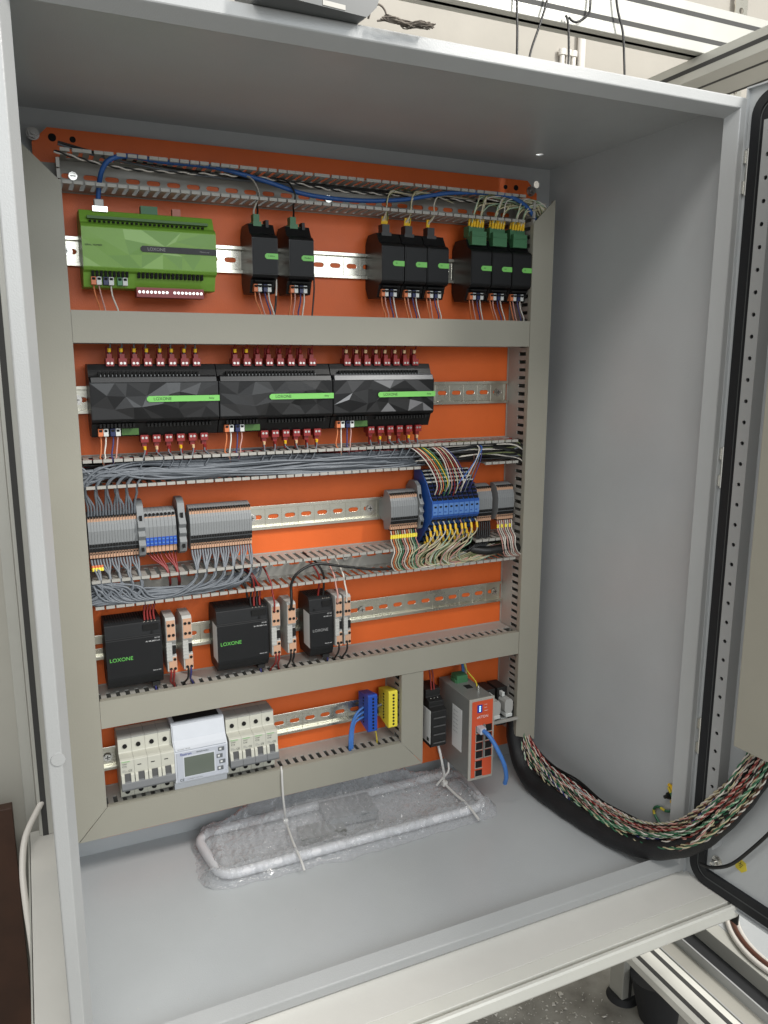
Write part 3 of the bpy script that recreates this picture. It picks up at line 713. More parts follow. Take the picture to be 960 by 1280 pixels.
for z, x in ((12, 60), (2, 57.5), (-7, 61), (-16.5, 58)):
    b = MB(); b.box(x, x+8.5, -66.4, -65.3, z-3, z+3); bt = bev(b.build('push_button', 'btn', mt), .5, 1)
    b = MB(); b.box(x+1.5, x+4.5, -66.6, -66.3, z-1.2, z+1.6); b.build('button_symbol', 'label', bt)
b = MB(); b.box(6, 68, -40, -14, 51.5, 52.6); b.build('top_terminal_gap', 'hole', mt)
b = MB(); b.prism([(-66, 20.2), (-60, 22), (-52.5, 29), (-46.5, 50), (-47.5, 50), (-53.5, 29.6), (-61, 23)], 2, 72, 0); b.build('terminal_hood', 'meter', mt)
text('Eastron', 5, (8, -66, 14.3), mt, 'text_blue'); text('SDM630 Modbus', 2.4, (30, -66, 14.3), mt, 'text_dark')
text('POWER METER', 2.6, (5, -64.9, 21.5), mt, 'text_grey'); text('CE', 5.0, (6, -66, -23.3), mt, 'text_dark'); text('3x230/400V 100A 50Hz', 2.2, (16, -66, -23.4), mt, 'text_grey')

# ------------------------------------------------------------------ terminal bars
def bar(label, x, colour, w=15.0, zc=-365.5, h=61):
    t = thing('terminal_bar', label, 'terminal bar', (x, 0, zc))
    b = MB(); b.prism([(-14, -h/2+7), (-50, -h/2), (-52, -h/2+2), (-52, h/2-2), (-50, h/2), (-14, h/2-7)], 0, w, 0)
    for k in range(9): b.box(-.5, 0, -50, -16, -h/2+9+k*5.4, -h/2+10.6+k*5.4)
    bev(b.build('insulated_body', colour, t), .6, 1)
    b = MB()
    for k in range(10): b.cyl((w*.55, -52.5, h/2-6.5-k*5.35), (w*.55, -51.8, h/2-6.5-k*5.35), 1.75, 10)
    for k in range(9): b.cyl((-.8, -34, h/2-10-k*5.0), (.1, -34, h/2-10-k*5.0), 1.7, 8)
    b.build('screw_holes', 'hole', t)
    b = MB(); b.box(w*.2, w*.7, -15, -8, -9, 9); b.build('rail_foot', 'screw', t)
bar('blue terminal bar with ten screw holes on the lowest rail', 84, 'bar_blue')
bar('yellow terminal bar with ten screw holes beside the upright duct', 118.5, 'bar_yellow')

# ------------------------------------------------------------------ network switch and the parts around it
sw = thing('network_switch', 'tall grey network switch with orange-red port face', 'network switch', (229, 0, -480))
b = MB(); b.box(0, 43, -109, -10, 0, 134); bev(b.build('housing', 'switch_steel', sw), 1.0, 2)
b = MB(); b.box(-1, 44, -112, -108.5, -1, 135); bev(b.build('front_frame', 'switch_frame', sw), 1.2, 2)
b = MB(); b.box(3.2, 40.2, -112.8, -111, 4, 131); b.build('port_face', 'switch_red', sw)
def port(x, z, w=12.0, h=11.5):
    b = MB(); b.box(x, x+w, -113.4, -112.4, z, z+h, 0); p = b.build('port', 'hole', sw)
    b = MB(); b.box(x-.8, x+w+.8, -113.9, -112.6, z-1.2, z); b.box(x-.8, x, -113.9, -112.6, z, z+h); b.build('port_frame', 'switch_frame', p)
for r in range(4):
    port(10.5, 79-r*14.2); port(27.0, 79-r*14.2)
port(10.5, 20); port(10.5, 3.8+2, 12.5, 10)
b = MB(); b.box(23.3, 26.2, -113.9, -112.5, 35, 92); b.build('port_divider', 'switch_steel', sw)
b = MB(); b.box(12, 21, -113.1, -112.6, 112, 125); p = b.build('status_window', 'text_blue', sw)
b = MB()
for k in range(3): b.box(15.5, 18, -113.4, -113, 114+k*3.4, 116.2+k*3.4)
b.build('status_led', 'led', p)
text('eKTON', 6.2, (11.5, -113, 104.5), sw, 'text_white'); text('PWR', 2.2, (25, -113, 124), sw, 'text_white'); text('RUN', 2.2, (25, -113, 119), sw, 'text_white'); text('FAULT', 2.2, (25, -113, 114), sw, 'text_white'); text('CONSOLE', 2.0, (10, -113, 33.3), sw, 'text_white')
b = MB(); b.box(14, 34, -46, -26, 133.5, 146); b.box(12, 36, -44, -28, 133, 139); bev(b.build('power_connector', 'conn_green', sw), .5, 1)
b = MB(); b.box(19, 30, -70, -57, 133.9, 134.5); b.build('vent_opening', 'hole', sw)
b = MB(); b.cyl((32, -82, 133), (32, -82, 140), 2.6, 10); b.cyl((32, -82, 140), (32, -82, 143), 1.2, 8); b.build('earth_screw', 'screw', sw)
b = MB(); b.box(-.6, -.2, -88, -58, 37, 108); lb = b.build('rating_label', 'label', sw)
for k in range(6): text('MODEL  48V DC', 2.6, (-.8, -62, 100-k*7), lb, 'text_grey', rot=(PI/2, 0, -PI/2), xs=.8)
bp_ = thing('small_power_supply', 'small black power supply wedged between the upright duct and the network switch', 'power supply', (186, 0, -437))
b = MB(); b.prism([(-8, 0), (-64, 0), (-68, 4), (-68, 62), (-58, 66), (-58, 74), (-46, 78), (-46, 90), (-10, 90)], 0, 26, 0); bev(b.build('case', 'black', bp_), .7, 1)
b = MB()
for k in range(4): b.box(3, 24, -69.2, -67.5, 8+k*14, 9.6+k*14)
b.build('front_grooves', 'lever_dark', bp_)
b = MB(); b.box(-.7, -.1, -64, -36, 6, 62); lb = b.build('side_label', 'label', bp_)
text('AC/DC ADAPTOR', 3.4, (-.9, -42, 54), lb, 'text_grey', rot=(PI/2, PI/2, -PI/2)); b = MB(); b.box(-.95, -.7, -60, -53, 9, 15); b.build('printed_box', 'text_dark', lb)
b = MB()
for k in range(3): b.cyl((6+k*6, -52, 77.5), (6+k*6, -52, 78.6), 1.6, 8)
b.build('terminal_screws', 'screw', bp_)
for i, l in enumerate(('clear plastic relay with white clips, next to the network switch', 'clear plastic relay with white clips, next to the right duct')):
    x = 300+i*23.5
    t = thing('plug_in_relay', l, 'relay', (x, 0, -438), 'small plug-in relays')
    b = MB(); b.box(0, 19, -42, -8, 0, 68); bev(b.build('socket', 'black', t), .8, 1)
    b = MB(); b.prism([(2, 36), (5, 30), (15, 30), (17.5, 36), (17.5, 50), (14, 55), (5, 55), (2, 50)], -62, -42, 0, 'y'); bev(b.build('relay_case', 'relay_grey', t), 1, 2)
    for q in ((3.5, 16, -64, -44, 24.5, 30.5), (3.5, 16, -50, -40, 10, 17), (3, 8, -52, -42, 56, 64)):
        b = MB(); b.box(*q); bev(b.build('white_clip', 'plug_white', t), .8, 1)
cr = thing('retaining_bar', 'thin grey bar across the two small plug-in relays', 'retaining bar', (296, -66, -421))
b = MB(); b.box(0, 54, 0, 4, 0, 5); bev(b.build('bar', 'ductwall', cr), .5, 1)
# ------------------------------------------------------------------ open door on the right
dz = 0
DA = math.atan2(-0.996, 0.09)
door = thing('enclosure_door', 'open light grey enclosure door with black gasket and punched rail at right', 'cabinet door', (438, -365, -545))
door.rotation_euler = (0, 0, DA)
ZB = 545          # door parts use z measured up from the door's foot
def dbox(b, x0, x1, y0, y1, z0, z1, m=0): b.box(x0, x1, y0, y1, z0+ZB, z1+ZB, m)
b = MB(); dbox(b, -7, 790, 0, 1.6, -545, 478)
dbox(b, -7, -5.2, -5, 0, -543, 476); dbox(b, -7, 790, -5, 0, -545, -543.2); dbox(b, -7, 790, -5, 0, 476.2, 478)
dbox(b, -7, -5.2, 1.6, 20, -545, 478); dbox(b, -7, 790, 1.6, 20, -545, -543.2); dbox(b, -7, 790, 1.6, 20, 476.2, 478); dbox(b, -7, 790, 18.5, 20, -543.2, 476.2)
b.build('door_panel', 'enclosure', door)
def ring(b, inset0, inset1, y0, y1, rad, zlo=-542, zhi=475, xlo=-3, xhi=790, n=8):
    loops = []
    for ins, rr in ((inset0, rad), (inset1, max(4, rad-(inset1-inset0)))):
        L_ = []
        for cx, cz, a0 in ((xhi-ins-rr, zhi-ins-rr, 0), (xlo+ins+rr, zhi-ins-rr, PI/2), (xlo+ins+rr, zlo+ins+rr, PI), (xhi-ins-rr, zlo+ins+rr, 1.5*PI)):
            for k in range(n+1):
                t = a0 + k*PI/2/n; L_.append((cx+rr*math.cos(t), cz+rr*math.sin(t)+ZB))
        loops.append(L_)
    A, B = loops; k = len(A)
    vs = [(x, y0, z) for x, z in A] + [(x, y0, z) for x, z in B] + [(x, y1, z) for x, z in A] + [(x, y1, z) for x, z in B]
    fs = []
    for i in range(k):
        j = (i+1) % k
        fs += [(i, j, k+j, k+i), (2*k+i, 3*k+i, 3*k+j, 2*k+j), (i, 2*k+i, 2*k+j, j), (k+i, k+j, 3*k+j, 3*k+i)]
    b.add(vs, fs)
b = MB(); ring(b, 6, 17.5, -6, 0, 26); ring(b, 19, 29, -5, 0, 16)
b.build('gasket', 'gasket', door)
b = MB(); ring(b, 17.6, 18.9, -5.6, 0, 18); b.build('gasket_seam', 'graphite', door)
b = MB(); k = 0; z = 294.85
for i in range(-5, 31):
    zc = 294.85 - 25*i
    b.holed(30, 46, zc-12.5+ZB, zc+12.5+ZB, -20, -18.4, 38, zc+ZB, 0, 2.5, 0, 4)
dbox(b, 30, 31.4, -18.4, 0, -468, 432); dbox(b, 44.6, 46, -18.4, 0, -468, 432)
b.build('punched_rail', 'lip', door)
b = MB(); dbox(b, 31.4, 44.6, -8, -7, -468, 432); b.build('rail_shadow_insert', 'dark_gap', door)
# wiring duct on the door
b = MB(); dbox(b, 91.5, 93.2, -58, -0.2, -287, 430); dbox(b, 168, 170, -58, -0.2, -287, 430); dbox(b, 93.2, 168, -3, -0.2, -287, 430); b.build('duct_channel', 'ductwall', door)
b = MB(); dbox(b, 91, 170.5, -60.5, -58.2, -288, 430); bev(b.build('duct_lid', 'duct', door), .7, 2)
for zz in (-60, -190, 85):
    b = MB(); dbox(b, 90.2, 91.4, -60, -54, zz-2, zz+3); b.build('duct_clip', 'lip', door)
for q in ((76, -479),):
    b = MB(); b.cyl((q[0], -0.7, q[1]+ZB), (q[0], -0.05, q[1]+ZB), 9.5, 6, 0, smooth=False); s_ = b.build('earth_sticker', 'sticker', door)
    b = MB()
    for zz, hw in ((2.8, 3.4), (0.4, 2.4), (-2.0, 1.2)): b.box(q[0]-hw, q[0]+hw, -0.95, -0.7, q[1]+ZB+zz-1.1, q[1]+ZB+zz-.5)
    b.box(q[0]-.4, q[0]+.4, -0.95, -0.7, q[1]+ZB+2.2, q[1]+ZB+6); b.build('earth_symbol', 'text_dark', s_)
b = MB(); b.cyl((42, -13, -493+ZB), (42, 0, -493+ZB), 2.5, 8); b.cyl((42, -6, -493+ZB), (42, -1.5, -493+ZB), 5.2, 6, 0, smooth=False); b.cyl((42, -1.5, -493+ZB), (42, -.2, -493+ZB), 7.5, 14); b.build('earth_bolt', 'screw', door)

# ------------------------------------------------------------------ bench and its aluminium frame
bench = thing('workbench', 'workbench with pale laminate top and aluminium edge profile under the enclosure', 'workbench', (20, -150, -1150), world=True)
b = MB(); b.box(-401, 446, -411.5, 122, -555, -537.2); bev(b.build('bench_top', 'bench', bench), .5, 1)
def profile_bar(b, p0, axis, length, w, h, slots=()):
    pass
b = MB()
pf = [(-412.3, -537), (-430, -537), (-430.5, -538), (-430.5, -546), (-435.8, -546), (-435.8, -538), (-436.3, -537), (-440, -537), (-442, -539), (-442, -553), (-440.5, -556), (-412.3, -556)]
b.prism(pf, -404, 447, 0); b.build('front_profile', 'alu_bright', bench)
b = MB(); b.box(-404, -402, -411, 122, -570, -537.4); b.build('side_profile', 'alu', bench)
b = MB(); b.box(447, 449.5, -442, -412, -568, -537); b.build('end_cap', 'black', bench)
for x, y in ((-400, -405), (-400, 90), (404, 90)):
    b = MB(); b.box(x, x+40, y, y+32, -1150, -568); b.build('leg', 'alu', bench)
# upright frame standing on the back of the bench
def slotted_post(name, x0, x1, y0, y1, z0, z1, label, cat='aluminium post', group='aluminium profiles of the frame', axis='z', slots=(.5,), faces=('f',)):
    t = thing(name, label, cat, ((x0+x1)/2, (y0+y1)/2, z0), group, world=True)
    b = MB(); b.box(x0, x1, y0, y1, z0, z1); bev(b.build('profile', 'alu', t), 1.2, 2)
    b = MB()
    for s_ in slots:
        if axis == 'z':
            c = x0 + (x1-x0)*s_; b.box(c-4, c+4, y0-.4, y0+.2, z0, z1)
        elif axis == 'x':
            c = z0 + (z1-z0)*s_; b.box(x0, x1, y0-.4, y0+.2, c-4, c+4)
            c = y0 + (y1-y0)*.5; b.box(x0, x1, c-4, c+4, z0-.4, z0+.2)
        else:
            c = x0 + (x1-x0)*s_; b.box(c-4, c+4, y0, y1, z1-.2, z1+.4)
            b.box(c-4, c+4, y0, y1, z0-.4, z0+.2)
    if axis == 'y':
        c = (z0+z1)/2; b.box(x0-.4, x0+.2, y0, y1, c-4, c+4); b.box(x1-.2, x1+.4, y0, y1, c-4, c+4)
    b.build('slot', 'dark_gap', t)
    return t
slotted_post('frame_post', -388, -348, 104, 144, -537, 731, 'grey aluminium frame post rising behind the left side of the enclosure', slots=(.22, .6))
slotted_post('frame_post', 1180, 1220, 104, 144, -537, 731, 'aluminium frame post far to the right behind the open door')
slotted_post('frame_beam', -420, 1300, 130, 170, 731, 812, 'white aluminium cross beam above the enclosure with black wires hung over it', 'aluminium beam', axis='x', slots=(.27, .76))
slotted_post('frame_beam', 846, 976, -300, 470, 690, 729, 'wide grooved aluminium beam running forward above the open door', 'aluminium beam', axis='y', slots=(.36, .97))
# perforated upright far right at the wall
t = thing('perforated_strip', 'perforated steel strip on the wall at the top right corner', 'shelf strip', (1290, 470, 700), world=True)
b = MB()
for k in range(14): b.holed(1272, 1312, 800+k*30, 830+k*30, 462, 464, 1292, 815+k*30, 0, 7, 0, 4)
b.build('strip', 'zinc', t)

# ------------------------------------------------------------------ things below the bench on the right
g_low = 'lower aluminium rails beside the bench'
def low_beam(name, label, x0, x1, z1, h, mt_, slots=(), y0=-700, y1=-180, cat='aluminium rail'):
    t = thing(name, label, cat, ((x0+x1)/2, (y0+y1)/2, z1-h), g_low if cat == 'aluminium rail' else None, world=True)
    b = MB(); b.box(x0, x1, y0, y1, z1-h, z1); bev(b.build('profile', mt_, t), 1, 2)
    if slots:
        b = MB()
        for s_ in slots: b.box(s_-3.5, s_+3.5, y0, y1, z1-.2, z1+.4)
        b.build('slot', 'dark_gap', t)
    return t
low_beam('lower_rail', 'double grooved aluminium rail running out from under the bench edge', 392, 446, -700, 12, 'alu_bright', (405, 432))
low_beam('lower_channel', 'grey sheet metal channel with a bright rim below the bench edge', 453, 492, -716, 3, 'switch_frame', (), cat='metal channel')
b = MB(); b.box(491, 493.5, -700, -180, -716, -700); b.box(452, 454, -700, -180, -716, -704); tag(b.build('channel_rim', 'lip'), 'bright thin rim strip standing on the grey metal channel below the bench', 'metal strip')
low_beam('lower_rail', 'aluminium rail beyond the dark gap below the door', 541, 566, -700, 30, 'alu')
b = MB(); b.box(566, 900, -620, -150, -706, -700); tag(bev(b.build('plastic_sheet', 'enclosure'), 1, 1), 'pale plastic sheet lying beyond the lower rail under the door', 'plastic sheet')
t = thing('cable_coil', 'flat brown cable coil lying on the pale sheet below the door', 'cable coil', (700, -420, -700), world=True)
for rr, dz_ in ((150, 0), (143, 3), (136, 1)):
    b = MB(); b.tube([(700+rr*math.cos(a*PI/8), -400+rr*.9*math.sin(a*PI/8), -695+dz_) for a in range(16)], 4, 8, 0, 12, closed=True); b.build('coil_turn', 'w_brown' if rr == 143 else 'pvc', t)
b = MB(); b.box(493, 541, -700, -150, -760, -725); tag(b.build('gap_shade_box', 'rubber'), 'dark box added as shade in the gap between the lower rails', 'shade box')  # dark box added where this gap is simply deep in shade
leg = thing('leg_post', 'round footed aluminium leg standing on the concrete under the bench', 'leg', (694, 9, -1150), world=True)
b = MB(); b.box(674, 714, -8, 32, -1138, -640); bev(b.build('profile', 'alu', leg), 1.5, 2)
b = MB(); b.box(690, 698, -8.5, -8, -1138, -640); b.build('slot', 'dark_gap', leg)
b = MB(); b.cyl((694, 12, -1150), (694, 12, -1138), 34, 24, 0, 28); b.build('round_foot', 'rubber', leg)
b = MB(); b.cyl((722, -62, -1150), (722, -50, -1062), 38, 24, 0, 52); tag(b.build('rubber_tub', 'rubber'), 'dark tapered rubber tub on the floor beside the round footed leg', 'tub')
# floor
b = MB(); b.box(-3500, 4500, -4000, 3000, -1160, -1150); o = b.build('floor', 'concrete'); o['kind'] = 'structure'; o['label'] = 'worn dusty concrete workshop floor'
rg = random.Random(11); b = MB()
for i in range(420):
    cl = rg.choice([(430, 60), (520, -10), (560, 60), (470, 120), (600, -60)]); x = cl[0]+rg.gauss(0, 45); y = cl[1]+rg.gauss(0, 35); r_ = rg.uniform(1, 5)*(1 if rg.random() < .85 else 2)
    vs = [(x+rg.uniform(-r_, r_), y+rg.uniform(-r_, r_), -1150+rg.uniform(0, r_*.7)) for _ in range(3)] + [(x, y, -1150+r_*.7)]
    b.add(vs, [(0, 1, 2), (0, 1, 3), (1, 2, 3), (2, 0, 3)])
o = b.build('floor_debris', 'debris'); tag(o, 'pale plaster crumbs scattered on the concrete', 'debris', None, 'stuff')
b = MB(); b.box(-2500, 3500, 480, 492, -1150, 2400); o = b.build('wall', 'wall'); o['kind'] = 'structure'; o['label'] = 'warm white rough plastered workshop wall'
# panel, board and cable at the far left
b = MB(); b.box(-1100, -391, 165, 180, -1150, 1100); tag(bev(b.build('wall_panel', 'panel'), 1, 1), 'tall olive grey panel behind the left edge of the enclosure', 'panel')
b = MB(); b.box(-406, -389.5, 148, 163, -1150, 1100); tag(bev(b.build('panel_edge_strip', 'alu'), 1, 1), 'narrow pale edge strip beside the tall olive grey panel', 'edge strip')
b = MB(); b.box(-900, -420, 84, 102, -1150, -470); tag(bev(b.build('brown_board', 'brown'), 1.2, 2), 'dark brown board standing at the bottom left corner', 'board')
b = MB(); b.tube([(-352, 128, -452), (-369, 118, -472), (-387, 100, -490), (-406, 70, -513), (-412, 40, -541), (-411, 8, -570), (-406, -40, -604), (-404, -60, -640)], 4.6, 10, 0, 6); tag(b.build('white_cable', 'pvc'), 'thick white cable sagging beside the left side of the bench', 'cable')
# pipes and black wires behind, over the top edge
for i, x in enumerate((777, 792, 807, 828)):
    t = thing('wall_pipe', ('white pipe on the wall, first from the left', 'white pipe on the wall, second from the left', 'white pipe on the wall, third from the left', 'wide white pipe on the wall, fourth from the left')[i], 'pipe', (x, 470, 600), 'white pipes on the wall', world=True)
    b = MB(); b.cyl((x, 468, 600), (x, 468, 826 if i < 3 else 1200), 5.6 if i < 3 else 9, 12); b.build('pipe_run', 'pvc', t)
    if i < 3:
        b = MB(); b.cyl((x, 468, 824), (x, 468, 836), 8.5, 12); b.build('pipe_collar', 'pvc', t)
BW = [([(429, 118, 655), (429, 119, 700), (428, 121, 745), (430, 122, 830)], 'black wire hanging straight down, leftmost above the enclosure'),
      ([(452, 118, 655), (459, 119, 680), (475, 120, 720), (488, 121, 760), (500, 122, 830)], 'black wire slanting down, second from the left above the enclosure'),
      ([(532, 116, 655), (533, 118, 690), (531, 120, 728), (527, 122, 740)], 'black wire running down in front of the white pipes'),
      ([(577, 124, 830), (577, 122, 768), (571, 118, 748), (552, 116, 733), (540, 118, 731), (533, 122, 738)], 'black wire bent into a hook above the white pipes'),
      ([(655, 116, 655), (652, 117, 690), (647, 118, 731), (634, 120, 768), (622, 122, 830)], 'black wire hanging down right of the white pipes')]
for p, l in BW: wire(p, 2.0, 'w_black', l, 'black wires hanging behind the enclosure', n=8)
t = thing('pipe_fitting', 'small white pipe fitting on the wall at the upper right', 'pipe fitting', (1150, 470, 760), world=True)
b = MB(); b.cyl((1150, 470, 740), (1150, 470, 800), 7, 10); b.cyl((1150, 470, 770), (1150, 470, 782), 12, 10); b.build('fitting', 'pvc', t)
# things lying on top of the enclosure
t = thing('grey_handset', 'dark grey plastic case lying on top of the enclosure', 'case', (-95, -352, 466.8)); t.rotation_euler = (0, 0, math.radians(6))
b = MB(); b.prism([(-60, 0), (38, 0), (48, 10), (52, 22), (-60, 24)], -28, 40, 0, 'y'); bev(b.build('shell', 'graphite', t), 2.5, 3)
b = MB(); b.box(-6, 16, -28.6, -26, 1, 5); b.build('grey_inset', 'ductwall', t)
t = thing('frayed_string', 'frayed grey brown string with a loop lying on top of the enclosure', 'string', (-20, -372, 467), world=True)
b = MB(); b.tube([(-50, -368, 469), (-48, -372, 476), (-42, -374, 480), (-36, -374, 476), (-34, -372, 470), (-42, -370, 468)], .9, 6, 0, 3); b.build('loop', 'string', t)
rg = random.Random(4); b = MB()
for k in range(34):
    x0 = -36+rg.uniform(-2, 2); q = [(x0+u*12+rg.uniform(-2, 2), -372+rg.gauss(0, 1.6+u*.4), 470+rg.gauss(0, 1.2)+ (1.5 if u > 2 else 0)) for u in range(5)]
    b.tube(q, rg.uniform(.35, .8), 4, 0, 4)
b.build('frayed_strands', 'string', t)
# ------------------------------------------------------------------ wires
def gap(x, phase): return -300 + 1.5 + phase + PITCH*round((x + 298.5 - phase + 1.0)/PITCH) - 1.0
J = lambda a: rnd(-a, a)
GREY = 1.5
# left grey terminals, upwards into the duct below the long devices, then right along it
for i in range(17):
    x = -297.5 + 3.55*(i+.5); g = gap(x - 6 + i*.35, 2) + (i % 3 - 1)*.7; lay = i/17
    xe = rnd(95, 168); zz = 15 + rnd(0, 16)
    wire([(x, -39, -27), (x, -43, -14), (g+J(.5), -50-J(2), 2), (g, -52-rnd(0, 3), 11), (g+10, -56-J(2), 24), (g+32, -57, 29+J(4)), (g+90, -55+J(3), 24+J(6)), (-60, -54+J(4), zz+J(4)), (40, -52+J(4), zz+J(5)), (xe, -47+J(4), zz+J(4)), (xe+28, -30, zz+J(3))], GREY, 'w_grey',
         nth(i) + ' grey wire rising above the left grey terminals', 'grey wires above the left terminals')
for i in range(18):
    zz = rnd(14, 36)
    wire([(-302, -52+J(4), 8+rnd(0, 34)), (-280, -54+J(3), 20+rnd(0, 16)), (-240, -50+J(3), zz+6), (-150, -46+J(5), zz+J(5)), (-40, -44+J(5), zz+J(7)), (60, -44+J(5), zz+J(6)), (150, -40+J(4), zz+J(4)), (185, -25, zz)], GREY*1.1, 'w_grey',
         'grey wire lying lengthwise in the duct below the long black devices', 'grey wires lying in the duct')
# left grey terminals, downwards
for i in range(17):
    x = -297.5 + 3.55*(i+.5); g = gap(x + 4, 0) + (i % 3 - 1)*.8
    pts = [(x, -39, -82), (x+1, -43, -92), (g-1+J(1), -50, -103), (g, -53-rnd(0, 3), -111), (g+1, -56+J(2), -121), (g-8, -57, -131+J(2)), (g-28, -55+J(2), -137+J(4)), (max(-302, g-60), -50, -134+J(6)), (-306, -46, -126+J(9))]
    if i > 8: pts = pts[:5] + [(g-10, -57, -134+J(3)), (g-45, -56, -140+J(2)), (-296, -52, -138+J(4)), (-308, -48, -134)]
    ex = [((x+1.2, -44, -94), (x+1.8, -45.3, -98), 2.3, 'bar_yellow'), ((x+1, -43, -91), (x+1.2, -44, -94), 2.1, 'plug_orange')] if i < 4 else None
    wire(pts, GREY, 'w_grey', nth(i) + (' grey wire with yellow marker below the left grey terminals' if i < 4 else ' grey wire looping down below the left grey terminals'), 'marked wires left' if i < 4 else 'grey wires below the left terminals', extra=ex)
# longest row, downwards and back to the left
for i in range(24):
    x = -170 + 3.5*(i+.5); g = gap(x - 2 - i*.15, 0) + (i % 3 - 1)*.8
    wire([(x, -39, -82), (x, -43, -90), (x+(g-x)*.6+J(1), -49, -100), (g, -53, -109), (g-2, -55+J(2), -118), (g-14, -56+J(2), -129+J(2)), (g-40, -55+J(3), -136+J(3)), (g-85, -53+J(3), -138+J(5)), (-270+J(14), -52+J(3), -136+J(5)), (-308, -46, -132+J(7))], GREY, 'w_grey',
         nth(i) + ' grey wire dropping below the longest terminal row', 'grey wires below the longest terminal row')
for i in range(14):
    x = -292+i*4.0; g = gap(x, 0)
    wire([(-306, -44, -118-J(6)), (-296+i*2, -56, -116-J(3)), (x, -57+J(2), -124+J(4)), (x+14, -58, -136+J(3)), (x+50, -55, -140+J(3)), (-150+J(20), -50, -135+J(5)), (-105+J(10), -42, -122)], GREY, 'w_grey', 'grey wire curling at the left end of the lower open duct', 'grey wires curling in the lower duct')
for i in range(7):
    wire([(-306, -50+J(3), -122+J(10)), (-270, -52+J(3), -130+J(8)), (-200, -50+J(3), -134+J(6)), (-120, -46+J(4), -136+J(5)), (-88+J(8), -40, -128+J(6)), (-70, -30, -118)], GREY, 'w_grey', 'grey wire lying along the bottom of the duct under the longest terminal row', 'grey wires lying in the lower duct')
# red wires
for i in range(8):
    x = -228+5*(i+.5); g = gap(-207 if i < 4 else -192, 0) + J(1.5)
    wire([(x, -38, -81), (x+(g-x)*.25, -41, -90), (x+(g-x)*.8, -45, -101), (g, -49, -110), (g+2, -46, -122), (g+4, -30, -132)], 1.25, 'w_red', nth(i) + ' dark red wire below the round-holed terminals', 'red wires below the round-holed terminals')
# pair plug wires under each small and long device
def drop(x, ztop, zend, c, label, group, y=-44, yend=-52, dx=0, tail=None):
    pts = [(x, y, ztop), (x+dx*.2+J(.8), y-2, ztop-(ztop-zend)*.35), (x+dx+J(1.2), (y+yend)/2-2, zend+(ztop-zend)*.2), (x+dx*1.1, yend, zend)]
    if tail: pts += tail(x+dx)
    wire(pts, 1.0, c, label, group, n=6, step=4)
NM = ['the green controller', 'the first single black module', 'the second single black module', 'the left module with a black top plug', 'the middle module with a black top plug', 'the right module with a black top plug', 'the left module under a wide green plug', 'the middle module under a wide green plug', 'the module beside the right duct']
XS = [(-274, 12, 14), (-74.5, 10.5, 12.8), (-25, 10.5, 12.8), (107.5, 10.5, 12.8), (142.9, 10.5, 12.8), (178.3, 10.5, 12.8), (249.5, 10.5, 12.8), (284.9, 10.5, 12.8), (320.3, 10.5, 12.8)]
for nm, (x, w_, st_) in zip(NM, XS):
    z = Z1-43; d = rnd(1, 6) if nm != NM[2] else -6
    for q, c in ((.25, 'w_orange'), (.75, 'w_pink'), (.25+st_/w_, 'w_navy'), (.75+st_/w_, 'w_white')):
        if nm == NM[0] and c == 'w_navy': continue
        drop(x+w_*q, z, 224, c, {'w_orange': 'orange', 'w_pink': 'pale orange striped', 'w_navy': 'dark blue', 'w_white': 'white'}[c] + ' wire hanging below ' + nm, None, dx=d+J(1))
RN = ['the left long black relay unit', 'the middle long black relay unit', 'the right long black relay unit']
for k, x0 in enumerate(RX):
    for q, c in ((10, 'w_orange'), (16, 'w_white'), (25, 'w_navy'), (30.5, 'w_pink')):
        x = x0+q
        drop(x, Z2-43, 48, c, {'w_orange': 'orange', 'w_pink': 'pale pink', 'w_navy': 'dark blue', 'w_white': 'white'}[c] + ' wire hanging below ' + RN[k], None, dx=-3+J(1), yend=-50,
             tail=lambda a: [(gap(a, 0)+1, -50, 40), (gap(a, 0)+4, -40, 28)])
    for i in range(6):
        x = x0+58+i*15.2+4.8+J(1); g = gap(x, 0)+J(1)
        wire([(x+J(1), -36, Z2-57), (x, -40, Z2-62), (x-1, -44, 51), (g, -50, 44), (g-4+J(3), -52, 34), (g-14+J(6), -44, 20), (g-30, -34, 14)], 1.1, 'w_grey', nth(i) + ' thin grey wire below ' + RN[k], 'grey wires under ' + RN[k],
             extra=[((x, -40.5, Z2-63), (x-.2, -41.5, Z2-59), 1.9, ('ferrule_yellow', 'ferrule_gold', 'conn_red')[(i+k) % 3]), ((x+1.5, -34, Z2-70), (x+1.5, -34, Z2-55), 2.2, 'conn_red')])
    for i in range(8):
        x = x0+22+i*15.2+4.8+J(.8); fc = 'ferrule_yellow' if (k == 0 or (k == 1 and i < 2)) else ('ferrule_gold' if k == 2 else 'conn_red')
        wire([(x, -36, Z2+56), (x+J(1), -37, Z2+62), (x+J(2), -42, 185), (x, -46, 191)], 1.1, 'w_grey' if k == 0 else 'w_red', nth(i) + ' short wire above ' + RN[k], 'short wires above ' + RN[k],
             extra=[((x, -37.5, Z2+60), (x, -38.5, Z2+64.5), 2.3, fc), ((x-2, -30, Z2+52), (x-2, -33, Z2+66), 2.0, 'conn_red'), ((x+2, -30, Z2+52), (x+2, -33, Z2+63), 2.0, 'conn_red')])
